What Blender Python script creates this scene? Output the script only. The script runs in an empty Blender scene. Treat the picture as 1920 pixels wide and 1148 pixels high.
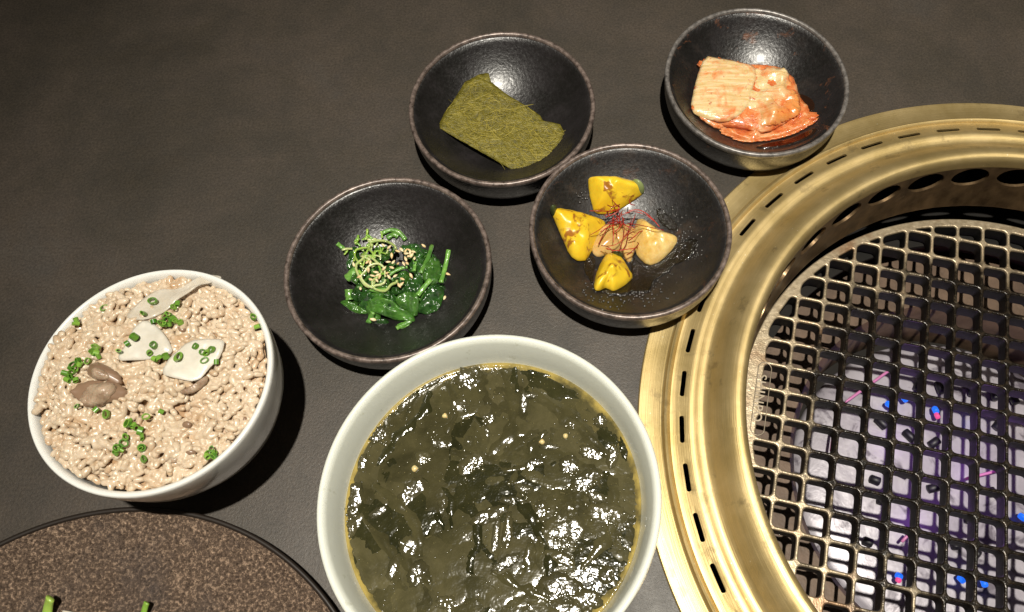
import bpy, bmesh, math, random
from mathutils import Vector, noise, Matrix
random.seed(7)
S = bpy.context.scene
COL = S.collection

# ------------------------------------------------------------------ camera
F_PX, PITCH, CAM_Z, OX, OY = 1584.9, 1.12217, 0.44961, 124.3, -48.2
cam_d = bpy.data.cameras.new("camera")
cam = bpy.data.objects.new("camera", cam_d); COL.objects.link(cam)
cam.location = (0, 0, CAM_Z)
cam.rotation_euler = (math.pi / 2 - PITCH, 0, 0)
cam_d.sensor_width = 36; cam_d.lens = F_PX / 1920 * 36
cam_d.shift_x = -OX / 1920; cam_d.shift_y = OY / 1920
cam_d.clip_start = 0.01; cam_d.clip_end = 50
S.camera = cam

# ------------------------------------------------------------------ world, lamp, exposure
W = bpy.data.worlds.new("World"); S.world = W; W.use_nodes = True
W.node_tree.nodes["Background"].inputs[0].default_value = (1.0, 0.86, 0.7, 1)
W.node_tree.nodes["Background"].inputs[1].default_value = 0.032
LAMP = Vector((0.07, -0.06, 2.2))
sp = bpy.data.lights.new("ceiling_spot", 'SPOT')
sp.energy = 320; sp.color = (1.0, 0.945, 0.83); sp.shadow_soft_size = 0.022
sp.spot_size = math.radians(37); sp.spot_blend = 1.0
spo = bpy.data.objects.new("ceiling_spot", sp); COL.objects.link(spo)
spo.location = LAMP
spo.rotation_euler = (Vector((0.10, 0.13, 0)) - LAMP).to_track_quat('-Z', 'Y').to_euler()
S.view_settings.view_transform = 'Standard'; S.view_settings.look = 'None'
S.view_settings.exposure = 0.0; S.view_settings.gamma = 1
S.render.engine = 'CYCLES'
S.cycles.max_bounces = 6; S.cycles.glossy_bounces = 4; S.cycles.diffuse_bounces = 3
S.cycles.sample_clamp_indirect = 4
S.cycles.use_denoising = True

# ------------------------------------------------------------------ helpers
def at(px, py, z):
    """the point at height z that the photograph shows at pixel (px, py)"""
    x = (px - 960 - OX) / F_PX; y = -(py - 574 - OY) / F_PX
    d = Vector((x, math.cos(PITCH) + y * math.sin(PITCH), -math.sin(PITCH) + y * math.cos(PITCH)))
    t = (z - CAM_Z) / d.z
    return Vector((d.x * t, d.y * t, z))

def hit(px, py, zf, z0=0.02):
    z = z0
    for _ in range(12):
        p = at(px, py, z); z = 0.5 * z + 0.5 * zf(p.x, p.y)
    return at(px, py, z)

class Crop:
    def __init__(s, ox, oy, k): s.o = (ox, oy, k)
    def px(s, x, y): return s.o[0] + x * s.o[2], s.o[1] + y * s.o[2]
    def hit(s, x, y, zf): return hit(*s.px(x, y), zf)
    def poly(s, pts, zf):
        if not callable(zf):
            z0 = zf; zf = lambda x, y: z0
        return [s.hit(x, y, zf).to_2d() for x, y in pts]
C_RICE = Crop(30, 480, .427); C_SPIN = Crop(520, 310, .3485); C_GIM = Crop(750, 40, .305)
C_SQ = Crop(980, 260, .3309); C_KIM = Crop(1230, 0, .2962); C_SOUP = Crop(580, 610, .4686)
C_BURN = Crop(1380, 640, .4426)

def nz(x, y, z, s): return noise.noise(Vector((x * s, y * s, z * s)))

def link(name, me, m, parent=None, smooth=True, sharp=None, kind=None):
    if m is not None: me.materials.append(m)
    if smooth:
        me.polygons.foreach_set("use_smooth", [True] * len(me.polygons))
        if sharp: me.set_sharp_from_angle(angle=math.radians(sharp))
    o = bpy.data.objects.new(name, me); COL.objects.link(o)
    if parent: o.parent = parent
    if kind: o['kind'] = kind
    return o

def mesh(name, vs, fs):
    me = bpy.data.meshes.new(name); me.from_pydata([tuple(v) for v in vs], [], fs); me.update(); return me

def tag(o, label, cat, group=None):
    o['label'] = label; o['category'] = cat
    if group: o['group'] = group
    return o

def thing(name, label, cat, loc=(0, 0, 0), group=None):
    o = bpy.data.objects.new(name, None); COL.objects.link(o)
    o.location = loc; o.empty_display_size = .02
    return tag(o, label, cat, group)

def lathe(name, prof, segs=96, closed=False, wob=None):
    """prof: (r, z) list; r == 0 ends become poles. closed joins last to first."""
    vs, fs, rows = [], [], []
    for k, (r, z) in enumerate(prof):
        if r == 0:
            rows.append([len(vs)]); vs.append((0, 0, z))
        else:
            row = []
            for i in range(segs):
                a = 2 * math.pi * i / segs
                rr = r * (1 + (wob(a, z) if wob else 0))
                row.append(len(vs)); vs.append((rr * math.cos(a), rr * math.sin(a), z))
            rows.append(row)
    pairs = list(zip(rows, rows[1:])) + ([(rows[-1], rows[0])] if closed else [])
    for A, B in pairs:
        for i in range(segs):
            j = (i + 1) % segs
            if len(A) == 1 and len(B) > 1: fs.append((A[0], B[j], B[i]))
            elif len(B) == 1 and len(A) > 1: fs.append((A[i], A[j], B[0]))
            elif len(A) > 1: fs.append((A[i], A[j], B[j], B[i]))
    me = mesh(name, vs, fs)
    bm = bmesh.new(); bm.from_mesh(me); bmesh.ops.recalc_face_normals(bm, faces=bm.faces); bm.to_mesh(me); bm.free()
    return me

def chaikin(p, n):
    for _ in range(n):
        q = []
        for i in range(len(p)):
            a, b = p[i], p[(i + 1) % len(p)]
            q += [a.lerp(b, .25), a.lerp(b, .75)]
        p = q
    return p

def resample(p, n):
    L = [0]
    for i in range(len(p)): L.append(L[-1] + (p[(i + 1) % len(p)] - p[i]).length)
    out = []; k = 0
    for j in range(n):
        t = L[-1] * j / n
        while L[k + 1] < t: k += 1
        f = (t - L[k]) / max(1e-9, L[k + 1] - L[k])
        out.append(p[k].lerp(p[(k + 1) % len(p)], f))
    return out

def patch(name, poly, zf, t=.0008, n=48, rings=7, ch=2, rough=0.0, puff=None, seed=0, pexp=.45):
    """a sheet over the outline poly (2D, star-shaped about its middle): top at zf(x, y, s) + thickness, bottom under it.
    s runs 0 in the middle to 1 at the edge. puff makes it a solid dome of that height."""
    p = resample(chaikin(poly, ch), n)
    c = sum(p, Vector((0, 0))) / n
    vs, fs = [], []
    if rough:
        p = [c + (q - c) * (1 + rough * noise.noise(Vector((i * .9, seed * 3.1, 1.7)))) for i, q in enumerate(p)]
    def lay(top):
        base = len(vs)
        z = zf(c.x, c.y, 0)
        vs.append((c.x, c.y, z + (t + (puff or 0) if top else 0)))
        for k in range(1, rings + 1):
            s = k / rings
            if puff: s = math.sin(s * math.pi / 2)
            for q in p:
                v = c + (q - c) * s
                z = zf(v.x, v.y, s)
                if top: z += t * (1 if k < rings else .55) + (puff * (1 - s * s) ** pexp if puff else 0)
                vs.append((v.x, v.y, z))
        for i in range(n):
            j = (i + 1) % n
            f = (base, base + 1 + i, base + 1 + j); fs.append(f if top else f[::-1])
            for k in range(rings - 1):
                a = base + 1 + k * n
                f = (a + i, a + n + i, a + n + j, a + j); fs.append(f if top else f[::-1])
        return base + 1 + (rings - 1) * n
    e1 = lay(True); e2 = lay(False)
    for i in range(n):
        j = (i + 1) % n
        fs.append((e1 + i, e2 + i, e2 + j, e1 + j))
    return mesh(name, vs, fs)

def tube_geo(vs, fs, pts, rad, segs=6, flat=1.0):
    """adds a tapered tube along pts to vs, fs; rad is a number or a list"""
    base = len(vs); n = len(pts)
    for k, p in enumerate(pts):
        d = (pts[min(k + 1, n - 1)] - pts[max(k - 1, 0)]).normalized()
        u = d.cross(Vector((0, 0, 1)))
        u = u.normalized() if u.length > 1e-4 else Vector((1, 0, 0))
        w = u.cross(d).normalized()
        r = rad[k] if isinstance(rad, (list, tuple)) else rad
        for i in range(segs):
            a = 2 * math.pi * i / segs
            vs.append(p + u * (r * math.cos(a)) + w * (r * flat * math.sin(a)))
    for k in range(n - 1):
        for i in range(segs):
            j = (i + 1) % segs; a = base + k * segs
            fs.append((a + i, a + j, a + segs + j, a + segs + i))
    fs.append(tuple(base + i for i in range(segs))[::-1])
    fs.append(tuple(base + (n - 1) * segs + i for i in range(segs)))

def tube(name, pts, rad, segs=6, flat=1.0):
    vs, fs = [], []; tube_geo(vs, fs, pts, rad, segs, flat); return mesh(name, vs, fs)

def smooth_path(P, n):
    """Catmull-Rom through P"""
    out = []; m = len(P)
    for k in range(n):
        t = k / (n - 1) * (m - 1); i = min(int(t), m - 2); f = t - i
        a, b, c, d = P[max(i - 1, 0)], P[i], P[i + 1], P[min(i + 2, m - 1)]
        out.append(.5 * ((2 * b) + (c - a) * f + (2 * a - 5 * b + 4 * c - d) * f * f + (3 * b - a - 3 * c + d) * f ** 3))
    return out

def facet(p):
    """the tilt at which a wet surface at p shines"""
    h = ((Vector((0, 0, CAM_Z)) - p).normalized() + (LAMP - p).normalized()).normalized()
    return (-h.x / h.z, -h.y / h.z)
def droplets(name, spots, zf, m, parent, origin, seg=7, tilt=True):
    vs, fs = [], []
    for (p, r) in spots:
        b = len(vs); zz_ = zf(p.x, p.y)
        fx, fy = facet(p) if tilt else (0, 0)
        for (k1, hz) in ((1.0, 0.0), (.8, .09), (.42, .19)):
            for i in range(seg): vs.append((p.x + r * k1 * math.cos(i * 6.2832 / seg) - origin.x, p.y + r * k1 * math.sin(i * 6.2832 / seg) - origin.y, zz_ + r * hz + r * k1 * (fx * math.cos(i * 6.2832 / seg) + fy * math.sin(i * 6.2832 / seg)) - origin.z))
        vs.append((p.x - origin.x, p.y - origin.y, zz_ + r * .225 - origin.z))
        for q in range(2):
            for i in range(seg): fs.append((b + q * seg + i, b + q * seg + (i + 1) % seg, b + (q + 1) * seg + (i + 1) % seg, b + (q + 1) * seg + i))
        for i in range(seg): fs.append((b + 2 * seg + i, b + 2 * seg + (i + 1) % seg, b + 3 * seg))
    link(name, mesh(name, vs, fs), m, parent, kind="stuff")
# ------------------------------------------------------------------ materials
class Mat:
    def __init__(s, name):
        s.m = bpy.data.materials.new(name); s.m.use_nodes = True
        s.t = s.m.node_tree; s.N = s.t.nodes; s.L = s.t.links
        s.b = s.N["Principled BSDF"]; s.co = s.N.new("ShaderNodeTexCoord").outputs["Object"]
    def set(s, **k):
        names = dict(base="Base Color", rough="Roughness", metal="Metallic", spec="Specular IOR Level", coat="Coat Weight", coat_rough="Coat Roughness",
                     sss="Subsurface Weight", sss_scale="Subsurface Scale", trans="Transmission Weight", ior="IOR", emit="Emission Color", emit_s="Emission Strength",
                     alpha="Alpha", aniso="Anisotropic", sheen="Sheen Weight", tint="Specular Tint", sss_r="Subsurface Radius")
        for n, v in k.items():
            i = s.b.inputs[names[n]]
            if isinstance(v, bpy.types.NodeSocket): s.L.new(v, i)
            elif isinstance(v, tuple) and len(v) == 3 and n != 'sss_r': i.default_value = (*v, 1)
            else: i.default_value = v
        return s
    def noise(s, scale, detail=4, rough=.55, co=None, dist=0):
        n = s.N.new("ShaderNodeTexNoise"); n.inputs["Scale"].default_value = scale; n.inputs["Detail"].default_value = detail
        n.inputs["Roughness"].default_value = rough; n.inputs["Distortion"].default_value = dist
        s.L.new(co or s.co, n.inputs["Vector"]); return n.outputs["Fac"]
    def voro(s, scale, feature='F1', out="Distance", co=None):
        n = s.N.new("ShaderNodeTexVoronoi"); n.feature = feature; n.inputs["Scale"].default_value = scale
        s.L.new(co or s.co, n.inputs["Vector"]); return n.outputs[out]
    def ramp(s, fac, *stops):
        n = s.N.new("ShaderNodeValToRGB"); s.L.new(fac, n.inputs[0]); e = n.color_ramp.elements
        while len(e) < len(stops): e.new(.5)
        for k, (p, c) in enumerate(stops):
            e[k].position = p
            e[k].color = (*c, 1) if isinstance(c, tuple) else (c, c, c, 1)
        return n.outputs[0]
    def mix(s, fac, a, b, mode='MIX'):
        n = s.N.new("ShaderNodeMix"); n.data_type = 'RGBA'; n.blend_type = mode
        for sock, v in ((n.inputs[0], fac), (n.inputs[6], a), (n.inputs[7], b)):
            if isinstance(v, bpy.types.NodeSocket): s.L.new(v, sock)
            elif isinstance(v, tuple): sock.default_value = (*v, 1)
            else: sock.default_value = v
        return n.outputs[2]
    def math(s, op, a, b=0.0):
        n = s.N.new("ShaderNodeMath"); n.operation = op
        for sock, v in ((n.inputs[0], a), (n.inputs[1], b)):
            if isinstance(v, bpy.types.NodeSocket): s.L.new(v, sock)
            else: sock.default_value = v
        return n.outputs[0]
    def stretch(s, sx, sy, sz, rz=0):
        n = s.N.new("ShaderNodeMapping"); n.inputs["Scale"].default_value = (sx, sy, sz); n.inputs["Rotation"].default_value = (0, 0, rz)
        s.L.new(s.co, n.inputs["Vector"]); return n.outputs[0]
    def polar(s):
        """(angle, radius, z) about the object's own axis"""
        x = s.N.new("ShaderNodeSeparateXYZ"); s.L.new(s.co, x.inputs[0])
        r = s.math('SQRT', s.math('ADD', s.math('MULTIPLY', x.outputs[0], x.outputs[0]), s.math('MULTIPLY', x.outputs[1], x.outputs[1])))
        a = s.math('ARCTAN2', x.outputs[1], x.outputs[0])
        c = s.N.new("ShaderNodeCombineXYZ"); s.L.new(a, c.inputs[0]); s.L.new(r, c.inputs[1]); s.L.new(x.outputs[2], c.inputs[2])
        return c.outputs[0], r, a, x.outputs[2]
    def scalev(s, v, k):
        n = s.N.new("ShaderNodeVectorMath"); n.operation = 'MULTIPLY'; s.L.new(v, n.inputs[0]); n.inputs[1].default_value = k; return n.outputs[0]
    def rnd(s):
        a = s.N.new("ShaderNodeObjectInfo").outputs["Random"]; b = s.N.new("ShaderNodeNewGeometry").outputs["Random Per Island"]
        return s.math('FRACT', s.math('ADD', a, b))
    def bump(s, h, dist, strength=1.0):
        n = s.N.new("ShaderNodeBump"); n.inputs["Distance"].default_value = dist; n.inputs["Strength"].default_value = strength
        s.L.new(h, n.inputs["Height"])
        prev = s.b.inputs["Normal"]
        if prev.is_linked: s.L.new(prev.links[0].from_socket, n.inputs["Normal"])
        s.L.new(n.outputs[0], prev); return s
    def coatbump(s, h, dist):
        n = s.N.new("ShaderNodeBump"); n.inputs["Distance"].default_value = dist
        s.L.new(h, n.inputs["Height"]); s.L.new(n.outputs[0], s.b.inputs["Coat Normal"]); return s

# tabletop: dark brown-grey laminate with a leathery grain
t = Mat("table laminate")
big = t.noise(7, 6, .7, dist=.3); mid = t.noise(48, 8, .75); fine = t.noise(700, 4, .65)
c = t.ramp(big, (.30, (.026, .0210, .0145)), (.48, (.041, .0330, .0245)), (.58, (.051, .0400, .0305)), (.72, (.053, .045, .0375)))
c = t.mix(.6, c, t.ramp(mid, (.28, .5), (.5, .95), (.72, 1.4)), 'MULTIPLY')
c = t.mix(.6, c, t.ramp(fine, (.35, .55), (.65, 1.45)), 'MULTIPLY')
t.set(base=c, rough=t.ramp(mid, (.3, .54), (.7, .40)), spec=.52)
t.bump(fine, .0004, .35).bump(t.noise(1900, 2, .6), .00025, .35)
M_TABLE = t.m

# black stoneware
def stoneware(name, tint, rough0, rough1, rust=0.0):
    s = Mat(name)
    a = s.noise(60, 7, .75); b = s.noise(520, 4, .7); d = s.noise(26, 4, .6, dist=.6)
    c = s.ramp(a, (.3, (.0055, .0052, .0045)), (.52, (.0105, .0095, .0090)), (.72, tint))
    c = s.mix(s.ramp(d, (.45, 0.0), (.72, .55)), c, (.026, .0225, .0245))
    if rust: c = s.mix(s.ramp(s.noise(75, 5, .7, dist=.4), (.60, 0.0), (.68, rust)), c, (.13, .05, .022))
    s.set(base=c, rough=s.ramp(b, (.32, rough0), (.68, rough1)), spec=.55)
    s.set(coat=.08, coat_rough=.16)
    s.bump(s.noise(620, 3, .6), .0004, .5).bump(a, .0007, .3)
    return s.m
M_STONE = stoneware("black stoneware glaze", (.022, .019, .020), .24, .44)
M_STONE_R = stoneware("black stoneware glaze with brown scuffs", (.027, .021, .018), .24, .44, .8)
M_STONE_B = stoneware("brown-black stoneware", (.042, .029, .020), .32, .54, .25)
def rimglaze(name, c0, c1):
    s = Mat(name); a = s.noise(260, 5, .7)
    s.set(base=s.ramp(a, (.35, c0), (.65, c1)), rough=.36, metal=.25, spec=.6).bump(a, .0003, .5); return s.m
M_RIM = rimglaze("worn brown glaze edge", (.05, .036, .030), (.24, .185, .16))
M_RIM2 = rimglaze("worn grey glaze edge", (.07, .064, .06), (.24, .22, .205))

# white porcelain
def porcelain(name, base, specks):
    s = Mat(name); col = base
    if specks:
        v = s.noise(260, 2, .5, co=s.stretch(1, 1, .45)); col = s.mix(s.ramp(v, (.69, 0.0), (.73, .30)), base, (.42, .42, .30))
    s.set(base=col, rough=.17, spec=.5, coat=.35, coat_rough=.06, sss=.35, sss_scale=.012, sss_r=(1, .95, .85))
    s.bump(s.noise(40, 3), .0006, .15); return s.m
M_PORC = porcelain("white porcelain", (.80, .795, .745), False)
M_PORC2 = porcelain("celadon white porcelain", (.735, .755, .665), True)

# brushed brass
s = Mat("brushed brass")
pv, pr, pa, pz = s.polar()
lines = s.noise(1.0, 2, .6, co=s.scalev(pv, (3, 3800, 3800)))
lines2 = s.noise(1.0, 2, .6, co=s.scalev(pv, (7, 1300, 900)))
cl = s.noise(26, 6, .7)
c = s.mix(s.ramp(cl, (.35, 0.0), (.7, 1.0)), (.56, .415, .172), (.69, .535, .27))
c = s.mix(.42, c, s.ramp(lines, (.3, .80), (.7, 1.15)), 'MULTIPLY')
spots = s.noise(70, 4, .65); c = s.mix(s.ramp(spots, (.60, 0.0), (.68, .5)), c, (.27, .20, .10))
spk = s.voro(160); c = s.mix(s.ramp(spk, (.05, .7), (.075, 0.0)), c, (.80, .72, .50))
s.set(base=c, metal=.80, rough=s.ramp(cl, (.3, .40), (.7, .50)))
s.bump(lines, .00016, .5).bump(lines2, .00022, .3)
M_BRASS = s.m
s = Mat("dark bronze wall")
pv, pr, pa, pz = s.polar()
n1 = s.noise(1, 4, .6, co=s.scalev(pv, (14, 30, 60)))
s.set(base=s.ramp(n1, (.3, (.09, .058, .032)), (.7, (.30, .20, .105))), metal=.8, rough=s.ramp(n1, (.3, .30), (.7, .42))).bump(n1, .002, .3)
M_BRONZE = s.m
s = Mat("sooty steel"); n1 = s.noise(40, 5, .7)
s.set(base=s.ramp(n1, (.3, (.005, .0045, .004)), (.7, (.012, .010, .008))), rough=.7, spec=.2).bump(n1, .001, .4)
M_SOOT = s.m
s = Mat("baked brown steel"); n1 = s.noise(60, 5, .7)
s.set(base=s.ramp(n1, (.3, (.06, .036, .022)), (.7, (.14, .088, .055))), rough=.5, metal=.1).bump(n1, .001, .4)
M_LEDGE = s.m
s = Mat("pale burner plate"); n1 = s.noise(28, 5, .65, dist=.5)
c = s.ramp(n1, (.3, (.25, .23, .265)), (.7, (.42, .395, .43))); c = s.mix(s.ramp(s.noise(34, 4, .6, dist=1.2), (.55, 0.0), (.63, .75)), c, (.06, .045, .065))
s.set(base=c, rough=.38, metal=.15, spec=.6).bump(n1, .004, .25)
M_BURN = s.m
M_PORT = Mat("burner port").set(base=(.006, .005, .009), rough=.5).m
M_FLAME = Mat("blue gas flame").set(base=(.0, .05, .3), emit=(.015, .17, 1.0), emit_s=.9).m
M_FLAME2 = Mat("pink glowing igniter").set(base=(.3, .02, .12), emit=(1.0, .12, .32), emit_s=.6).m
M_ROD = Mat("mauve igniter rod").set(base=(.42, .15, .30), rough=.4, emit=(.8, .10, .45), emit_s=.08).m

# cast grate: bare worn iron outside, greasy black towards the middle
s = Mat("seasoned cast iron"); s_bump = .0007
pv, pr, pa, pz = s.polar()
n1 = s.noise(38, 5, .65); n2 = s.noise(230, 4, .65); n3 = s.noise(24, 4, .6, dist=.4)
wear = s.math('ADD', s.math('MULTIPLY', pr, 7.4), s.math('MULTIPLY', s.math('SUBTRACT', n1, .5), 1.1))
w = s.ramp(wear, (.80, 0.0), (1.06, 1.0))
top = s.ramp(pz, (.0, 0.0), (1.0, 1.0))
iron = s.mix(s.ramp(n2, (.3, 0.0), (.7, 1.0)), (.31, .24, .15), (.52, .43, .30))
iron = s.mix(s.ramp(n3, (.55, 0.0), (.66, .6)), iron, (.22, .09, .03))
black = s.mix(s.ramp(n2, (.45, 0.0), (.7, 1.0)), (.012, .0095, .007), (.055, .040, .026))
c = s.mix(w, black, iron)
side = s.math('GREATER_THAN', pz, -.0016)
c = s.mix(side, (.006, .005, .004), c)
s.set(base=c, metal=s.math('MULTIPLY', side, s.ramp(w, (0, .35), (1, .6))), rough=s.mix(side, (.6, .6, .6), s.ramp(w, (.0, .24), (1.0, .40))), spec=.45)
s.bump(n2, s_bump, .5).bump(s.noise(900, 3), .0004, .4)
M_IRON = s.m
s = Mat("bare cast iron"); n2 = s.noise(230, 4, .65)
s.set(base=s.ramp(n2, (.3, (.24, .19, .13)), (.7, (.40, .34, .26))), metal=.55, rough=.42)
M_BARE = s.m

# bronze-glazed plate
s = Mat("bronze metallic glaze")
n1 = s.noise(620, 4, .7); n2 = s.noise(14, 4, .6); v = s.voro(520)
c = s.ramp(n1, (.34, (.050, .032, .022)), (.52, (.13, .087, .060)), (.68, (.44, .31, .215)))
c = s.mix(s.ramp(n2, (.50, 0.0), (.68, .8)), c, (.075, .060, .055))
s.set(base=c, metal=.55, rough=.40).bump(n1, .0016, .8).bump(v, .0010, .4)
M_PLATE = s.m
M_PLATE_RIM = Mat("dark plate edge").set(base=(.018, .013, .010), rough=.4).m

# rice and its toppings
s = Mat("cooked rice"); r = s.rnd()
r = s.math('FRACT', s.math('ADD', s.N.new('ShaderNodeObjectInfo').outputs['Random'], s.math('MULTIPLY', s.noise(330, 1, .5), 2.0)))
c = s.mix(r, (.53, .405, .275), (.66, .54, .405))
c = s.mix(s.ramp(s.noise(70, 5, .7), (.50, 0.0), (.66, .8)), c, (.47, .30, .165))
s.set(base=c, rough=.32, spec=.45, sss=.30, sss_scale=.003, sss_r=(1.0, .75, .5), coat=.25, coat_rough=.12)
s.bump(s.noise(500, 2), .0006, .5)
M_RICE = s.m
M_RICEBED = Mat("rice bed").set(base=(.40, .25, .135), rough=.5).m  # browner than the grains: the shade between them is put into this colour
s = Mat("pale radish"); n1 = s.noise(160, 4)
s.set(base=s.ramp(n1, (.3, (.72, .66, .55)), (.7, (.82, .77, .67))), rough=.22, sss=.3, sss_scale=.003, sss_r=(1, .9, .75), coat=.3, coat_rough=.1, alpha=s.ramp(s.noise(45, 3), (.35, .70), (.6, .96))).bump(s.noise(300, 3), .0003, .4)
M_RADISH = s.m
s = Mat("translucent radish"); n1 = s.noise(160, 4)
s.set(base=s.ramp(n1, (.3, (.66, .58, .46)), (.7, (.78, .71, .60))), rough=.25, sss=.3, sss_scale=.003, sss_r=(1, .9, .75), coat=.3, coat_rough=.1, alpha=.70).bump(s.noise(300, 3), .0003, .4)
M_RADISH2 = s.m
s = Mat("stewed mushroom"); n1 = s.noise(180, 4, .65)
s.set(base=s.ramp(n1, (.3, (.24, .155, .10)), (.55, (.40, .29, .20)), (.75, (.50, .39, .29))), rough=.28, sss=.15, sss_scale=.003, coat=.2, coat_rough=.12).bump(n1, .0020, .7).bump(s.noise(500, 3), .0006, .5)
M_MUSH = s.m
M_MUSHD = Mat("brown mushroom edge").set(base=(.24, .150, .095), rough=.32, coat=.15).m
s = Mat("chive"); r = s.rnd()
s.set(base=s.mix(r, (.045, .16, .012), (.23, .42, .06)), rough=.3, spec=.6, sss=.1, sss_scale=.002)
M_CHIVE = s.m
M_CHIVE_L = Mat("pale chive heart").set(base=(.36, .47, .14), rough=.3, sss=.2, sss_scale=.002).m

# spinach
def leafmat(name, a, b, rough=.24):
    s = Mat(name); n1 = s.noise(240, 4, .6); r = s.rnd(); n2 = s.noise(130, 4, .6, co=s.stretch(1, 3, 1))
    c = s.mix(s.ramp(n1, (.3, 0.0), (.7, 1.0)), a, b)
    c = s.mix(.5, c, s.ramp(r, (0, .55), (1, 1.35)), 'MULTIPLY')
    s.set(base=c, rough=rough, spec=.55, sss=.06, sss_scale=.002, coat=.5, coat_rough=.1)
    s.bump(n1, .0012, .6).bump(n2, .0012, .6); return s.m
M_LEAF = leafmat("blanched spinach leaf", (.008, .036, .006), (.034, .115, .018))
M_LEAF2 = leafmat("mid green spinach leaf", (.024, .080, .010), (.075, .20, .030))
M_STEM = leafmat("spinach stem", (.07, .22, .03), (.20, .40, .08))
s = Mat("scallion shred"); r = s.rnd()
s.set(base=s.mix(r, (.34, .44, .13), (.60, .64, .32)), rough=.25, sss=.25, sss_scale=.003, coat=.4, coat_rough=.1)
M_SCAL = s.m
s = Mat("scallion green"); r = s.rnd()
s.set(base=s.mix(r, (.16, .34, .04), (.34, .50, .09)), rough=.28, sss=.2, sss_scale=.003, coat=.3)
M_SCALG = s.m
s = Mat("sesame seed"); r = s.rnd()
s.set(base=s.mix(r, (.72, .50, .24), (.84, .68, .42)), rough=.35, sss=.15, sss_scale=.002)
M_SESAME = s.m

# laver
s = Mat("toasted laver"); n1 = s.noise(240, 5, .7); n2 = s.noise(55, 4, .6); n3 = s.noise(200, 3, .6, co=s.stretch(1, 6, 1, .9))
c = s.ramp(n1, (.3, (.048, .042, .004)), (.5, (.135, .115, .010)), (.7, (.25, .21, .035)))
c = s.mix(s.ramp(n2, (.5, 0.0), (.7, .55)), c, (.055, .046, .004))
s.set(base=c, rough=.42, spec=.45, coat=.15, coat_rough=.25).bump(n1, .0014, .8).bump(n3, .0010, .5)
M_LAVER = s.m
s = Mat("laver fibre"); r = s.rnd()
s.set(base=s.mix(r, (.13, .108, .010), (.40, .33, .065)), rough=.35); M_FIBRE = s.m

# squash
s = Mat("yellow squash skin"); n1 = s.noise(60, 4, .6); n2 = s.noise(105, 4, .6, dist=.6)
c = s.ramp(n1, (.3, (.70, .43, .012)), (.7, (.80, .56, .035)))
c = s.mix(s.ramp(n2, (.57, 0.0), (.64, .9)), c, (.27, .08, .012))
s.set(base=c, rough=.36, spec=.45, sss=.15, sss_scale=.004, sss_r=(1, .5, .1), coat=.12, coat_rough=.15).bump(n2, .0010, .35).bump(s.noise(30, 3), .003, .5)
M_SQUASH = s.m
s = Mat("squash flesh"); n1 = s.noise(260, 4, .65); n2 = s.noise(70, 3)
c = s.ramp(n1, (.3, (.62, .38, .10)), (.7, (.76, .58, .24))); c = s.mix(s.ramp(n2, (.5, 0.0), (.7, .6)), c, (.74, .45, .06))
s.set(base=c, rough=.25, sss=.3, sss_scale=.004, sss_r=(1, .6, .2), coat=.4, coat_rough=.1).bump(n1, .0010, .6)
M_FLESH = s.m
s = Mat("simmered onion"); n1 = s.noise(90, 3)
s.set(base=s.ramp(n1, (.3, (.48, .28, .085)), (.7, (.62, .43, .17))), rough=.2, sss=.3, sss_scale=.004, coat=.4, coat_rough=.08).bump(s.noise(60, 2), .001, .5)
M_ONION = s.m
M_GREENTIP = Mat("green squash tip").set(base=(.22, .27, .10), rough=.35).m
M_DARKTIP = Mat("dark squash stem end").set(base=(.045, .06, .018), rough=.4).m
s = Mat("red chili thread"); r = s.rnd()
s.set(base=s.mix(r, (.20, .006, .006), (.50, .030, .018)), rough=.3, coat=.3); M_CHILI = s.m
s = Mat("dark sauce"); n1 = s.noise(420, 4, .7)
s.set(base=(.008, .006, .004), rough=.12, spec=.6, coat=.6, coat_rough=.05).bump(n1, .0018, .7); M_SAUCE = s.m
M_BEAD = Mat("sauce bead").set(base=(.010, .007, .004), rough=.36, spec=.4).m

# kimchi
s = Mat("kimchi cabbage")
st = s.noise(1, 4, .6, co=s.stretch(60, 520, 60, math.radians(-9)))
n1 = s.noise(85, 5, .65, dist=.5); n2 = s.noise(36, 4, .6); n3 = s.noise(150, 5, .7, dist=.4)
sep = s.N.new("ShaderNodeSeparateXYZ"); s.L.new(s.co, sep.inputs[0])
side = s.math('ADD', s.math('MULTIPLY', s.math('ADD', sep.outputs[0], s.math('MULTIPLY', sep.outputs[1], -.45)), 26), s.math('MULTIPLY', s.math('SUBTRACT', n2, .5), 1.5))
c = s.mix(s.ramp(st, (.35, 0.0), (.65, 1.0)), (.60, .40, .16), (.77, .60, .35))
c = s.mix(s.ramp(side, (.25, 0.0), (.70, .85)), c, (.68, .225, .045))
c = s.mix(s.ramp(n1, (.51, 0.0), (.66, .85)), c, (.66, .17, .04))
c = s.mix(s.ramp(n3, (.60, 0.0), (.67, .85)), c, (.42, .035, .008))
s.set(base=c, rough=.25, sss=.25, sss_scale=.004, sss_r=(1, .4, .15), coat=.4, coat_rough=.1).bump(st, .0010, .5).bump(n1, .0010, .5)
M_KIM = s.m
s = Mat("kimchi leaf red"); n1 = s.noise(120, 5, .7, dist=.5)
c = s.ramp(n1, (.3, (.42, .055, .015)), (.5, (.66, .20, .06)), (.7, (.80, .46, .24)))
s.set(base=c, rough=.2, sss=.2, sss_scale=.004, coat=.6, coat_rough=.07).bump(n1, .0022, .7)
M_KIMR = s.m
M_BRINE = Mat("kimchi liquid").set(base=(.020, .008, .004), rough=.05, spec=.6, coat=1.0, coat_rough=.02).m

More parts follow.
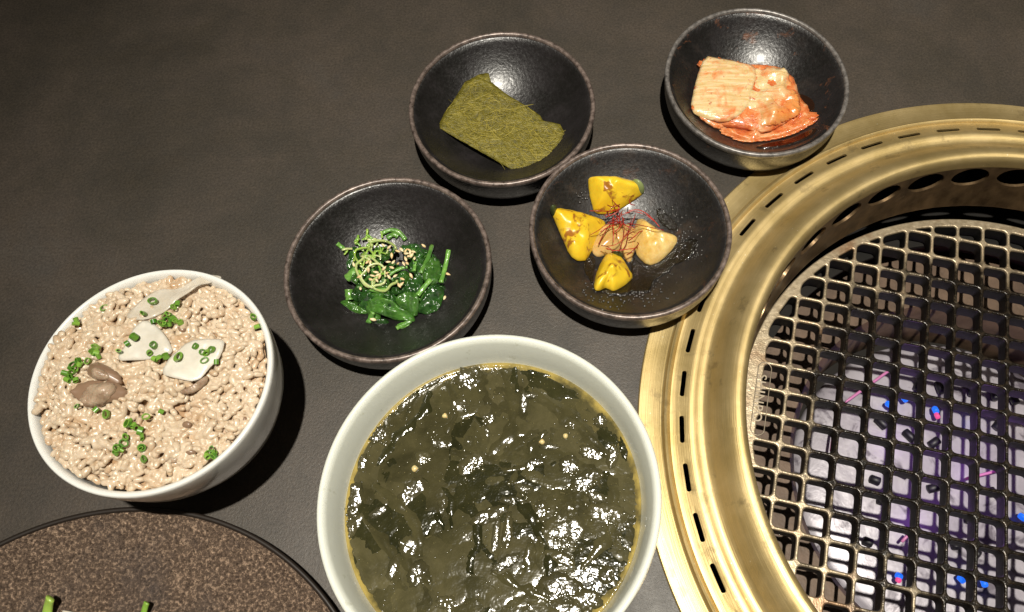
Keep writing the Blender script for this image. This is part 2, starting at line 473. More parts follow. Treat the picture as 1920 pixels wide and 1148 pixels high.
# soup
s = Mat("murky broth")
pv, pr, pa, pz = s.polar(); n1 = s.noise(26, 6, .65, dist=.6); n2 = s.noise(70, 4, .6); n3 = s.noise(1500, 2, .5)
c = s.ramp(n1, (.3, (.050, .045, .018)), (.5, (.082, .070, .030)), (.72, (.12, .092, .032)))
edge = s.math('ADD', pr, s.math('MULTIPLY', s.math('SUBTRACT', n2, .5), .018))
c = s.mix(s.ramp(s.math('MULTIPLY', edge, 10), (.63, 0.0), (.672, 1.0)), c, (.33, .25, .068))
c = s.mix(s.ramp(n3, (.68, 0.0), (.74, .45)), c, (.40, .32, .10))
s.set(base=c, rough=.09, spec=.45, coat=.3, coat_rough=.03)
s.bump(s.noise(90, 3, .5), .0010, .3).bump(n3, .00012, .5)
M_BROTH = s.m
def kelp(name, a, b, bumpd, sc, ro, film=0.0):
    s = Mat(name); n1 = s.noise(60, 6, .7, dist=.4); n2 = s.noise(sc, 3, .65); r = s.rnd()
    c = s.mix(s.ramp(n1, (.3, 0.0), (.7, 1.0)), a, b); c = s.mix(.45, c, s.ramp(r, (0, .65), (1, 1.3)), 'MULTIPLY')
    n3 = s.noise(1500, 2, .5); c = s.mix(s.ramp(n3, (.70, 0.0), (.75, .4)), c, (.40, .34, .14))
    s.set(base=c, rough=ro, spec=.4).bump(n2, bumpd, .8); return s.m
M_KELP = kelp("seaweed under a film of broth", (.036, .033, .014), (.086, .075, .035), .0004, 130, .12)
M_KELP_M = kelp("mid dark seaweed under broth", (.028, .026, .011), (.068, .060, .026), .0005, 140, .12)
M_KELP_G = kelp("crinkled seaweed under broth", (.030, .028, .012), (.072, .063, .029), .0006, 150, .12)
M_KELP_D = kelp("dark soaked seaweed", (.013, .014, .005), (.034, .032, .012), .0006, 150, .12)
M_KELP_S = kelp("wet seaweed fold", (.030, .028, .013), (.07, .062, .030), .0005, 260, .17)
M_GLOSS = Mat("oily glint dome").set(base=(.05, .045, .02), rough=.15, spec=.5).m
M_GARLIC = Mat("minced garlic").set(base=(.58, .47, .22), rough=.3, sss=.3, sss_scale=.002).m

# ------------------------------------------------------------------ tabletop (a sheet with the round cut-out for the grill)
GC = Vector((0.2545, 0.122, 0))
def tabletop():
    vs, fs = [], []; n = 128; X0, X1, Y0, Y1 = -1.1, 1.2, -.75, 1.35
    for i in range(n):
        a = 2 * math.pi * i / n; d = Vector((math.cos(a), math.sin(a)))
        vs.append((GC.x + d.x * .212, GC.y + d.y * .212, 0))
    for i in range(n):
        a = 2 * math.pi * i / n; d = (math.cos(a), math.sin(a))
        k = min(((X1 - GC.x) if d[0] > 0 else (X0 - GC.x)) / d[0] if abs(d[0]) > 1e-9 else 9, ((Y1 - GC.y) if d[1] > 0 else (Y0 - GC.y)) / d[1] if abs(d[1]) > 1e-9 else 9)
        vs.append((GC.x + d[0] * k, GC.y + d[1] * k, 0))
    for i in range(n):
        j = (i + 1) % n; fs.append((i, n + i, n + j, j))
    o = link("tabletop", mesh("tabletop", vs, fs), M_TABLE, smooth=False); o['kind'] = 'structure'
    o['label'] = "dark brown-grey leathery tabletop under all the dishes"
tabletop()

# ------------------------------------------------------------------ the built-in grill
grill = thing("table_grill", "round brass-rimmed tabletop grill with slotted ring at right", "grill", GC)
def apply_mod(o):
    dg = bpy.context.evaluated_depsgraph_get()
    me = bpy.data.meshes.new_from_object(o.evaluated_get(dg), depsgraph=dg)
    o.modifiers.clear(); o.data = me
def cutter(shapes):
    bm = bmesh.new()
    for outline, dvec in shapes:
        a = [bm.verts.new(p) for p in outline]; b = [bm.verts.new(p + dvec) for p in outline]
        n = len(a); bm.faces.new(a[::-1]); bm.faces.new(b)
        for i in range(n): bm.faces.new((a[i], a[(i + 1) % n], b[(i + 1) % n], b[i]))
    bmesh.ops.recalc_face_normals(bm, faces=bm.faces)
    me = bpy.data.meshes.new("cut"); bm.to_mesh(me); bm.free()
    o = bpy.data.objects.new("cut", me); COL.objects.link(o); return o
def boolean(o, c):
    c.location = GC; bpy.context.view_layer.update()
    md = o.modifiers.new("b", 'BOOLEAN'); md.object = c; md.operation = 'DIFFERENCE'; md.solver = 'EXACT'
    apply_mod(o); bpy.data.objects.remove(c)
prof = [(.2225, .0004), (.2225, .0014), (.2218, .0022), (.2205, .0024), (.2098, .0024), (.2090, .0030), (.2082, .0050), (.2070, .0056), (.2058, .0050), (.2050, .0036),
        (.2040, .0036), (.2015, .0046), (.1985, .0056), (.1955, .0072), (.1935, .0078), (.1915, .0072), (.1890, .0064), (.1865, .0070), (.1840, .0098), (.1805, .0140),
        (.1765, .0180), (.1725, .0205), (.1695, .0210), (.1672, .0198), (.1660, .0170), (.1656, .0120),
        (.1668, .0120), (.1675, .0160), (.1695, .0188), (.1720, .0186), (.1760, .0162), (.1800, .0122), (.1835, .0080), (.1870, .0048), (.1915, .0050), (.1960, .0050), (.2040, .0016), (.2085, .0014), (.2110, .0004)]
ring = link("brass_ring", lathe("brass_ring", prof, 240, closed=True), None, grill)
A0, DA = 2.4468, 0.13031
sh = []
for k in range(48):
    a = A0 - DA * k
    if k == 47: continue
    c = Vector((math.cos(a), math.sin(a), 0)) * .1988; tdir = Vector((-math.sin(a), math.cos(a), 0)); rdir = Vector((math.cos(a), math.sin(a), 0))
    out = []
    for i in range(12):
        b = 2 * math.pi * i / 12
        e = .0062 if math.cos(b) > 0 else -.0062
        out.append(c + tdir * (e + .0013 * math.cos(b)) + rdir * (.0013 * math.sin(b)) + Vector((0, 0, -.004)))
    sh.append((out, Vector((0, 0, .02))))
boolean(ring, cutter(sh))
ring.data.materials.clear(); ring.data.materials.append(M_BRASS)
ring.data.polygons.foreach_set("use_smooth", [True] * len(ring.data.polygons)); ring.data.set_sharp_from_angle(angle=math.radians(40))
# wall of the well, with its row of oval vents
wall = link("well_wall", lathe("well_wall", [(.1658, .0135), (.1646, -.006), (.1634, -.022), (.1620, -.0265), (.1620, -.0280), (.1645, -.0275), (.1664, -.006), (.1680, .0135)], 180, closed=True), None, grill)
sh = []
NV = 36
for k in range(NV):
    a = math.radians(93.5) + 2 * math.pi * k / NV
    rdir = Vector((math.cos(a), math.sin(a), 0)); tdir = Vector((-math.sin(a), math.cos(a), 0)); up = Vector((0, 0, 1))
    c = rdir * .150 + up * .0022
    sh.append(([c + tdir * (.0117 * math.cos(2 * math.pi * i / 20)) + up * (.0088 * math.sin(2 * math.pi * i / 20)) for i in range(20)], rdir * .03))
boolean(wall, cutter(sh))
wall.data.materials.clear(); wall.data.materials.append(M_BRONZE)
wall.data.polygons.foreach_set("use_smooth", [True] * len(wall.data.polygons)); wall.data.set_sharp_from_angle(angle=math.radians(40))
link("exhaust_jacket", lathe("exhaust_jacket", [(.2100, .0008), (.2100, -.06), (.1640, -.065), (.1640, -.0640), (.2085, -.0590), (.2085, .0008)], 96, closed=True), M_SOOT, grill, sharp=40)
link("grate_seat", lathe("grate_seat", [(.1640, -.0630), (.1640, -.0660), (.1520, -.0660), (.1520, -.0630)], 96, closed=True), M_SOOT, grill, sharp=40)
link("chamber_wall", lathe("chamber_wall", [(.1640, -.0665), (.1600, -.0880), (.1190, -.0900), (.1150, -.0960), (.1150, -.1500), (.1180, -.1500), (.1180, -.0990), (.1210, -.0930), (.1620, -.0910), (.1660, -.0665)], 96, closed=True), M_LEDGE, grill, sharp=40)
burn = link("burner", lathe("burner", [(0, -.1270), (.040, -.1275), (.080, -.1290), (.100, -.1310), (.1060, -.1340), (.1080, -.1400), (.1080, -.1480), (0, -.1480)], 96), M_BURN, grill, sharp=50)
def bpt(x, y, z): return C_BURN.hit(x, y, lambda a, b: z) - GC
def burnrod(name, p, q, r, m, z0=0.0):
    vs, fs = [], []; tube_geo(vs, fs, [p.lerp(q, f) for f in (-.04, .0, .06, .5, .94, 1.0, 1.04)], [r * .2, r * .72, r, r, r, r * .72, r * .2], 10); link(name, mesh(name, vs, fs), m, burn)
for (x, y, dx, dy) in [(617, 345, 22, 20), (735, 400, 22, 20), (590, 588, 22, 8), (615, 675, 14, 4), (835, 622, 24, -6), (775, 188, 10, -22), (865, 195, 10, 24), (1000, 205, 4, 26), (1095, 222, 6, 26),
                       (1110, 358, 12, -14), (708, 562, 20, 8), (985, 752, 4, 18), (930, 865, 6, 14), (1180, 250, 8, 14), (840, 430, 20, -14), (1085, 640, 10, 16), (1150, 905, 8, 14), (560, 850, 20, 8), (1020, 900, 14, 10), (760, 1060, 14, 10)]:
    burnrod("burner_port", bpt(x - dx, y - dy, -.126), bpt(x + dx, y + dy, -.1245), .0029, M_PORT)
for (x, y, dx, dy) in [(648, 268, 9, 5), (712, 240, 10, 12), (845, 292, 4, 8), (1018, 335, 4, 20), (1212, 745, 10, 8), (690, 995, 8, 4), (955, 1008, 10, 10), (1050, 1020, 6, 18)]:
    burnrod("gas_flame", bpt(x - dx, y - dy, -.1225), bpt(x + dx, y + dy, -.1195), .0021, M_FLAME)
for (x, y, dx, dy) in [(852, 316, 4, 8), (688, 1012, 6, 4)]:
    burnrod("flame_tip", bpt(x - dx, y - dy, -.1210), bpt(x + dx, y + dy, -.1190), .0017, M_FLAME2)
for (x0, y0, x1, y1) in [(468, 255, 665, 112), (975, 582, 1145, 540), (412, 385, 402, 468), (702, 850, 732, 818)]:
    burnrod("igniter_rod", bpt(x0, y0, -.1180), bpt(x1, y1, -.1165), .0010, M_ROD)
gl = bpy.data.lights.new("gas_flame_glow", 'POINT'); gl.energy = .0095; gl.color = (.50, .16, 1.0); gl.shadow_soft_size = .012
for gx, gy in ((760, 330), (860, 700), (1120, 480)):
    glo = bpy.data.objects.new("gas_flame_glow", gl); COL.objects.link(glo); glo.location = C_BURN.hit(gx, gy, lambda a, b: -.098)

# ------------------------------------------------------------------ cast grate
GZ, GR = -.050, .1572
GG = Vector((.2530, .1298, 0))
grate = thing("grill_grate", "round cast iron grate blackened in the middle inside the grill", "grate", GG + Vector((0, 0, GZ)))
def round_poly(P, rad):
    out = []; n = len(P)
    for i in range(n):
        a, b, c = P[i - 1], P[i], P[(i + 1) % n]
        u, v = (a - b), (c - b); la, lb = u.length, v.length
        if la < 1e-6 or lb < 1e-6: continue
        ang = math.pi - u.angle(v)
        if ang < .3: out.append(b); continue
        d = min(rad, la * .45, lb * .45)
        p, q = b + u / la * d, b + v / lb * d
        for tt in (0, .25, .5, .75, 1): out.append(p * (1 - tt) ** 2 + b * (2 * tt * (1 - tt)) + q * tt * tt)
    return out
def clip_circle(P, R, m=72):
    for k in range(m):
        a = 2 * math.pi * (k + .5) / m; nrm = Vector((math.cos(a), math.sin(a))); q = []
        for i in range(len(P)):
            A, B = P[i], P[(i + 1) % len(P)]; da, db = A.dot(nrm) - R, B.dot(nrm) - R
            if da <= 0: q.append(A)
            if da * db < 0: q.append(A + (B - A) * (da / (da - db)))
        P = q
        if not P: return P
    return P
def area(P): return abs(sum(P[i - 1].x * P[i].y - P[i].x * P[i - 1].y for i in range(len(P)))) / 2
pc = at(1423, 746, GZ) - (GG + Vector((0, 0, GZ))); pa_ = math.atan2(pc.y, pc.x)
cu = bpy.data.curves.new("grate", 'CURVE'); cu.dimensions = '2D'; cu.fill_mode = 'BOTH'
def spline(P):
    sp_ = cu.splines.new('POLY'); sp_.points.add(len(P) - 1)
    for k, p in enumerate(P): sp_.points[k].co = (p.x, p.y, 0, 1)
    sp_.use_cyclic_u = True
spline([Vector((math.cos(2 * math.pi * i / 160), math.sin(2 * math.pi * i / 160))) * GR for i in range(160)])
PITCHG, ANG = .01661, math.radians(-12.76)
U, V = Vector((math.cos(ANG), math.sin(ANG))), Vector((-math.sin(ANG), math.cos(ANG)))
O = Vector((.16838 - GG.x, .18921 - GG.y)); HALF = PITCHG / 2 - .00102
for i in range(-20, 30):
    for j in range(-20, 30):
        c = O + U * (PITCHG * (i + .5)) + V * (PITCHG * (j + .5))
        if c.length > .17: continue
        da_ = abs((math.atan2(c.y, c.x) - pa_ + math.pi) % (2 * math.pi) - math.pi)
        RC_ = .1478 if da_ < .26 else .1515
        P = clip_circle([c + U * HALF * a + V * HALF * b for a, b in ((-1, -1), (1, -1), (1, 1), (-1, 1))], RC_)
        if len(P) < 3 or area(P) < .000022: continue
        # where the rim cuts a cell the casting is straight: keep only the cut's two ends
        Q = [p for k, p in enumerate(P) if p.length < RC_ - .0005 or P[k - 1].length < RC_ - .0005 or P[(k + 1) % len(P)].length < RC_ - .0005]
        if len(Q) >= 3: spline(round_poly(Q, .0030))
cu.extrude = .0052; cu.bevel_depth = .0009; cu.bevel_resolution = 3; cu.offset = -.0009
tmp = bpy.data.objects.new("tmp", cu); COL.objects.link(tmp)
me = bpy.data.meshes.new_from_object(tmp.evaluated_get(bpy.context.evaluated_depsgraph_get()))
bpy.data.objects.remove(tmp)
for v in me.vertices: v.co.z -= .0061
lat = link("lattice", me, None, grate, sharp=50); me.materials.clear(); me.materials.append(M_IRON)
# embossed name plate on the rim at the left
def emboss(body, size):
    tc = bpy.data.curves.new("txt", 'FONT'); tc.body = body; tc.size = size; tc.extrude = .0003; tc.align_x = 'CENTER'; tc.align_y = 'CENTER'; tc.bevel_depth = .00012; tc.space_character = 1.1
    o = bpy.data.objects.new("txt", tc); COL.objects.link(o)
    m = bpy.data.meshes.new_from_object(o.evaluated_get(bpy.context.evaluated_depsgraph_get())); bpy.data.objects.remove(o); return m
pc = at(1423, 746, GZ) - (GG + Vector((0, 0, GZ))); pa_ = math.atan2(pc.y, pc.x); PRR = min(pc.to_2d().length, .1530)
lt = link("lettering", emboss("SHINPO", .0082), None, grate, smooth=False); lt.data.materials.clear(); lt.data.materials.append(M_BARE)
lt.location = (math.cos(pa_) * PRR, math.sin(pa_) * PRR, .0002); lt.rotation_euler = (0, 0, pa_ + math.pi / 2)
rp = []
for k in range(64):
    b = 2 * math.pi * k / 64
    e = .0195 if math.cos(b) > 0 else -.0195
    y = e + .0042 * math.cos(b); x = .0042 * math.sin(b)
    a = pa_ + y / PRR; rp.append(Vector((math.cos(a) * (PRR + x), math.sin(a) * (PRR + x), .0001)))
rp.append(rp[0]); rp.append(rp[1])
link("plate_outline", tube("plate_outline", rp, .00035, 5), M_BARE, grate)

# ------------------------------------------------------------------ black side-dish bowls
BR, BH = .0575, .03055
def zin(r): return .0058 + .0240 * (min(r, .0545) / .0545) ** 2.5
BOWLS = dict(laver=Vector((-.04657, .32098, 0)), spinach=Vector((-.10574, .21135, 0)), squash=Vector((.03029, .23484, 0)), kimchi=Vector((.11114, .34111, 0)))
def black_bowl(key, label, m, mr, wobx, woba, tilt=None):
    t_ = thing("side_dish_bowl", label, "bowl", BOWLS[key], "black side-dish bowls")
    wob = lambda a, z: wobx * math.cos(2 * (a - woba)) * z / BH + .004 * noise.noise(Vector((math.cos(a) * 1.3, math.sin(a) * 1.3, woba)))
    outer = [(.0, .0020), (.039, .0020), (.0405, .0006), (.0425, .0), (.0462, .0008), (.0497, .0028), (.0524, .0060), (.0546, .0110), (.0562, .0165), (.0569, .0225), (.0571, .0262), (.0572, .0282)]
    inner = [(.0544, .0290)] + [(r, zin(r)) for r in (.0535, .0515, .049, .046, .0425, .0385, .034, .029, .024, .018, .012, .006)] + [(0, zin(0))]
    link("bowl_body", lathe("bowl_body", outer + [(.0558, .0291)] + inner, 128, wob=wob), m, t_)
    link("rim", lathe("rim", [(.0573, .0272), (.0576, .0290), (.0573, .0302), (.0566, .0307), (.0557, .0307), (.0549, .0302), (.0545, .0290), (.0547, .0280)], 128, closed=True, wob=wob), mr, t_)
    if tilt: t_.rotation_euler = tilt
    return t_
black_bowl('laver', "black bowl holding the seaweed sheets, with brown worn rim", M_STONE, M_RIM, -.008, 0.0)
black_bowl('spinach', "black bowl holding the green spinach", M_STONE, M_RIM, .004, .9)
b_ = black_bowl('squash', "brown-black bowl holding yellow squash, overlapping the brass ring", M_STONE_B, M_RIM, -.010, 0.7)
b_.rotation_euler = (math.radians(-.7), math.radians(-1.6), 0); b_.location.z = .0012
black_bowl('kimchi', "black bowl holding orange kimchi, with rusty scuffs inside", M_STONE_R, M_RIM2, -.010, 0.4)
def bowl_z(key, lift=0.0):
    c = BOWLS[key]
    if key == 'squash': return lambda x, y, s=0: zin(math.hypot(x - c.x, y - c.y)) + lift + .0012 + .0279 * (x - c.x) - .0122 * (y - c.y)   # this bowl leans on the brass ring
    return lambda x, y, s=0: zin(math.hypot(x - c.x, y - c.y)) + lift

# ------------------------------------------------------------------ laver sheets
def laver(poly, z, name, label, seed, tilt):
    zf0 = lambda x, y: z + tilt[0] * (x - BOWLS['laver'].x) + tilt[1] * (y - BOWLS['laver'].y)
    P = C_GIM.poly(poly, zf0)
    zz = lambda x, y, s: zf0(x, y) + .0006 * nz(x, y, seed, 120) + .0009 * nz(x, y, seed + 3, 40)
    o = link(name, patch(name, P, zz, .0005, 160, 14, 0, rough=.006, seed=seed), M_LAVER)
    tag(o, label, "seaweed sheet", "roasted seaweed sheets in the black bowl")
    return o, P, zz
laver([(300, 560), (420, 375), (478, 325), (545, 318), (560, 372), (640, 440), (760, 520), (800, 560), (780, 640), (700, 760), (500, 700)], .0145, "seaweed_sheet", "lower olive seaweed sheet peeking out at top edge under the other", 5, (0, .05))
top, P, zz = laver([(232, 655), (270, 572), (340, 470), (400, 372), (425, 362), (470, 342), (540, 372), (640, 440), (740, 500), (862, 580), (880, 612), (985, 632), (1005, 672), (1035, 710), (945, 815), (868, 912), (745, 947), (640, 885), (540, 826), (440, 770), (330, 710)], .0168, "seaweed_sheet", "top olive-gold seaweed sheet lying in the black bowl", 2, (0, .05))
vs, fs = [], []
cen = sum(P, Vector((0, 0))) / len(P)
def inside(p):
    r = False
    for i in range(len(P)):
        a, b = P[i - 1], P[i]
        if (a.y > p.y) != (b.y > p.y) and p.x < (b.x - a.x) * (p.y - a.y) / (b.y - a.y) + a.x: r = not r
    return r
k = 0
while k < 760:
    p = cen + Vector((random.uniform(-.05, .05), random.uniform(-.045, .045)))
    if not inside(p): continue
    k += 1
    a = random.gauss(-.55, .55) if random.random() < .7 else random.uniform(0, 3.14)
    L = random.uniform(.004, .014); cv = random.uniform(-.5, .5); pts = []
    for i in range(5):
        q = p + Vector((math.cos(a + cv * i / 4), math.sin(a + cv * i / 4))) * (L * i / 4)
        pts.append(Vector((q.x, q.y, zz(q.x, q.y, 0) + .00055 + random.uniform(0, .0003))))
    if not all(inside(q.to_2d()) for q in pts) and random.random() < .97: continue
    tube_geo(vs, fs, pts, random.uniform(.00010, .0002), 3)
link("fibres", mesh("fibres", vs, fs), M_FIBRE, top, kind="stuff")

# ------------------------------------------------------------------ spinach
SC = C_SPIN.hit(635, 610, bowl_z('spinach', .008))
def mound(x, y, s=0):
    r = math.hypot((x - SC.x) / .0295, (y - SC.y) / .0245)
    return bowl_z('spinach')(x, y) + .0155 * max(0, 1 - r * r) ** .7
spin = thing("spinach", "heap of dark green blanched spinach in the black bowl", "spinach", (SC.x, SC.y, .006))
inv = Vector((-SC.x, -SC.y, -.006))
def shift(me, v=inv):
    for q in me.vertices: q.co += v
    return me
def leaf(poly, m, lift, crumple=.0014, seed=0, ang=0.0, world=None):
    P = world or C_SPIN.poly(poly, lambda x, y: mound(x, y) + lift)
    ca, sa = math.cos(ang), math.sin(ang)
    def zf(x, y, s):
        u = x * ca + y * sa; v = -x * sa + y * ca
        return max(mound(x, y), bowl_z('spinach')(x, y) + .0004) + lift + crumple * nz(u * .6, v * 2.2, seed, 190) + .5 * crumple * nz(x, y, seed + 9, 420) - .0018 * s ** 3
    link("leaf", shift(patch("leaf", P, zf, .0006, 40, 9, 2, rough=.07, seed=seed)), m, spin)
random.seed(21)
for k in range(64):
    a = random.uniform(0, 6.28); r = math.sqrt(random.random()) * .0245
    c = Vector((SC.x + r * 1.12 * math.cos(a), SC.y + r * .9 * math.sin(a)))
    L, w_, th = random.uniform(.005, .0095), random.uniform(.0022, .0048), random.uniform(0, 3.14)
    d, e = Vector((math.cos(th), math.sin(th))), Vector((-math.sin(th), math.cos(th)))
    P = [c + d * (L * math.cos(b)) + e * (w_ * math.sin(b) * (1 - .25 * math.cos(b))) for b in [i * 2 * math.pi / 10 for i in range(10)]]
    leaf(None, M_LEAF if random.random() < .8 else M_LEAF2, random.uniform(-.003, .0012), .0030, k, th + 1.57, P)
for k, (poly, m, lift, ang) in enumerate([
    ([(468, 722), (520, 705), (600, 715), (660, 760), (735, 805), (742, 835), (690, 838), (600, 815), (520, 795)], M_LEAF2, .0026, -.4),
    ([(755, 800), (752, 745), (800, 670), (850, 648), (893, 652), (895, 705), (862, 785)], M_LEAF, .0020, .6),
    ([(628, 735), (648, 682), (735, 668), (768, 715), (752, 800), (742, 815), (680, 775)], M_LEAF2, .0030, 1.2),
    ([(765, 575), (795, 500), (830, 475), (872, 500), (882, 570), (858, 640), (800, 640)], M_LEAF2, .0016, 1.0),
    ([(680, 650), (715, 600), (775, 590), (785, 640), (745, 690), (700, 690)], M_LEAF, .0030, .3),
    ([(355, 500), (385, 425), (440, 430), (430, 520), (400, 560), (362, 545)], M_LEAF, .0010, 1.4),
    ([(690, 440), (730, 405), (780, 420), (778, 470), (735, 500)], M_LEAF, .0015, .2),
    ([(365, 600), (400, 555), (440, 580), (430, 640), (395, 625)], M_LEAF2, .0006, .9),
    ([(470, 840), (540, 815), (620, 838), (600, 852), (520, 850)], M_LEAF, .0008, 0),
    ([(330, 735), (360, 715), (450, 755), (492, 790), (450, 800), (380, 775)], M_LEAF2, .0016, -.4),
    ([(405, 650), (450, 640), (520, 690), (500, 735), (430, 715)], M_LEAF, .0016, -.3),
    ([(640, 860), (650, 850), (715, 835), (712, 860), (655, 885)], M_STEM, .0008, .2)]):
    leaf(poly, m, lift, .0026, 60 + k, ang)
def stem(pts, r, m=M_STEM, lift=.0015):
    P = smooth_path([C_SPIN.hit(x, y, lambda a, b: mound(a, b) + lift) + inv + Vector((0, 0, 0)) for x, y in pts], 14)
    link("stem", tube("stem", P, [r * .82 * (1 + .06 * math.sin(i * 1.1)) for i in range(14)], 8, .7), m, spin)
for pts, r in [([(322, 420), (345, 440), (375, 462)], .0016), ([(832, 432), (810, 500), (770, 580)], .0016), ([(922, 455), (905, 540), (880, 630)], .0017), ([(825, 615), (790, 655), (755, 700)], .0019),
               ([(375, 610), (400, 585), (425, 560)], .0032), ([(385, 668), (386, 695), (390, 722)], .0030), ([(560, 368), (610, 348), (655, 360), (690, 402)], .0017), ([(590, 392), (625, 372), (650, 385)], .0020),
               ([(490, 845), (503, 820), (515, 790)], .0020), ([(720, 470), (740, 520), (735, 570)], .0014), ([(600, 590), (650, 560), (700, 545)], .0014), ([(500, 665), (540, 675), (590, 660)], .0016), ([(640, 878), (680, 856), (718, 838)], .0016)]:
    stem(pts, r)
# scallion curls and shreds on top
scal = thing("scallion_shreds", "tangle of pale green scallion curls on top of the spinach", "scallion", (SC.x, SC.y, .02))
inv2 = Vector((-SC.x, -SC.y, -.02))
def ring_curl(cx, cy, rx, ry, rot, r, m, lift, a0=0, a1=6.1, name="curl"):
    pts = []
    for i in range(22):
        a = a0 + (a1 - a0) * i / 21
        x = cx + rx * math.cos(a) * math.cos(rot) - ry * math.sin(a) * math.sin(rot); y = cy + rx * math.cos(a) * math.sin(rot) + ry * math.sin(a) * math.cos(rot)
        q = noise.noise(Vector((math.cos(a) * 1.1, math.sin(a) * 1.1, cx * .37 + ry))); x += q * rx * .42; y += q * ry * .30
        p = C_SPIN.hit(x, y, lambda u, v: mound(u, v) + lift * .75 + .0010 * math.sin(a + cx))
        pts.append(p + inv2)
    link(name, tube(name, pts, r * 1.15, 6, 1.5), m, scal)
for a in [(495, 575, 62, 80, -.3, .0007, M_SCAL, .0042), (520, 590, 68, 66, .4, .0006, M_SCAL, .0052), (575, 630, 58, 45, -.6, .0007, M_SCAL, .0046, .3, 4.6), 
          (570, 440, 70, 32, .2, .0007, M_SCAL, .0050, 3.0, 6.2), (470, 490, 50, 45, .9, .0006, M_SCALG, .0046, 1, 5.5)]:
    ring_curl(*a)
random.seed(5)
for k in range(40):
    x, y = random.gauss(490, 50), random.gauss(450, 42); a = random.gauss(1.2, .8); L = random.uniform(26, 62)
    if k > 28: x, y = random.gauss(540, 60), random.gauss(510, 60)
    pts = [C_SPIN.hit(x + L * (i / 5 - .5) * math.cos(a + .25 * i / 5), y + L * (i / 5 - .5) * math.sin(a + .25 * i / 5), lambda u, v: mound(u, v) + .0022 + .0018 * random.random()) + inv2 for i in range(6)]
    link("shred", tube("shred", pts, random.uniform(.0005, .0009), 5, .5), M_SCALG if random.random() < .65 else M_SCAL, scal)
# sesame
def seed_mesh():
    vs, fs, rows = [], [], []
    for k in range(6):
        t_ = k / 5; r = .00082 * math.sin(math.pi * min(1, t_ * .95 + .03)) ** .8 * (1.15 - .45 * t_)
        rows.append([len(vs) + i for i in range(7)])
        for i in range(7): vs.append(((t_ - .5) * .0031, r * math.cos(i * 2 * math.pi / 7), .62 * r * math.sin(i * 2 * math.pi / 7)))
    for A, B in zip(rows, rows[1:]):
        for i in range(7): fs.append((A[i], A[(i + 1) % 7], B[(i + 1) % 7], B[i]))
    fs.append(tuple(rows[0])[::-1]); fs.append(tuple(rows[-1])); return mesh("sesame_seed", vs, fs)
sm = seed_mesh(); first = None
SEEDS = [(410, 533), (440, 600), (447, 662), (485, 520), (500, 525), (505, 615), (535, 620), (540, 590), (515, 595), (550, 600), (575, 555), (590, 580), (600, 600), (615, 550), (635, 595), (648, 530), (680, 530), (698, 528), (673, 612), (655, 645),
         (668, 640), (720, 595), (917, 585), (900, 713), (615, 487), (648, 462), (668, 455), (690, 460), (708, 455), (715, 470), (732, 465), (722, 485), (738, 500), (705, 490), (695, 475), (690, 503), (570, 430), (602, 440), (787, 433), (515, 830), (598, 520), (625, 520), (530, 575), (490, 565)]
for k, (x, y) in enumerate(SEEDS):
    out = (x, y) in ((917, 585), (900, 713))
    on = lambda u, v: mound(u, v) + (.0010 if out else .0052)
    p = C_SPIN.hit(x, y, on)
    if first is None: o = first = link("sesame_seed", sm, M_SESAME)
    else: o = first.copy(); COL.objects.link(o)
    o.location = p; o.rotation_euler = (random.gauss(0, .35), random.gauss(0, .35), random.uniform(0, 6.28)); o.scale = [random.uniform(1.0, 1.25)] * 3
    lab, grp = "toasted sesame seed sprinkled among the scallion shreds on the spinach", "sesame seeds on the spinach"
    if (x, y) == (917, 585): lab, grp = "lone sesame seed beside the upright stem at the spinach's right", "sesame seeds fallen from the spinach"
    if (x, y) == (900, 713): lab, grp = "lone sesame seed on the bare black bowl right of the spinach", "sesame seeds fallen from the spinach"
    if (x, y) == (515, 830): lab = "sesame seed at the lowest edge of the spinach heap"
    tag(o, lab, "sesame seed", grp)

# ------------------------------------------------------------------ squash
def wedge(poly, m, puff, lift, label, seed, kind="squash", name="squash_wedge", lumps=.0030, tipped=None, rgh=.02):
    zb = bowl_z('squash', lift)
    P = C_SQ.poly(poly, lambda x, y: zb(x, y) + puff * .35)
    zf = lambda x, y, s: zb(x, y) + lumps * (1 - s) * (2 * nz(x, y, seed, 100) + .7 * nz(x, y, seed + 2, 240))
    o = link(name, patch(name, P, zf, .0005, 64, 12, 1, rough=rgh, puff=puff, seed=seed, pexp=.72), m)
    tag(o, label, kind, "yellow squash wedges in the bowl" if kind == "squash" else None)
    if tipped:
        pts, tm = tipped
        P2 = C_SQ.poly(pts, lambda x, y: zb(x, y) + puff * .4)
        link("tip", patch("tip", P2, lambda x, y, s: zb(x, y) + .0006, .0004, 20, 6, 2, puff=puff * .62), tm, o)
    return o
wedge([(390, 520), (430, 480), (540, 470), (630, 480), (650, 560), (632, 640), (615, 690), (590, 690), (560, 640), (470, 650), (430, 665), (390, 640)], M_ONION, .0075, .0005, "glossy amber onion piece in the middle under the chili threads", 5, "onion", "onion_piece")
wedge([(365, 218), (385, 200), (460, 203), (540, 205), (620, 222), (692, 262), (690, 290), (625, 335), (540, 388), (490, 408), (410, 408), (392, 360)], M_SQUASH, .0120, .0010, "top yellow squash wedge with browned spots and a green end", 1, tipped=([(610, 228), (650, 225), (694, 262), (690, 292), (655, 300), (625, 262)], M_GREENTIP))
wedge([(153, 385), (188, 376), (300, 395), (420, 430), (482, 460), (445, 540), (395, 610), (365, 670), (320, 680), (268, 650), (222, 545), (178, 440)], M_SQUASH, .0118, .0010, "large smooth yellow squash wedge at left with dark tip", 2, tipped=([(150, 388), (165, 376), (196, 378), (200, 410), (178, 430), (163, 412)], M_DARKTIP))
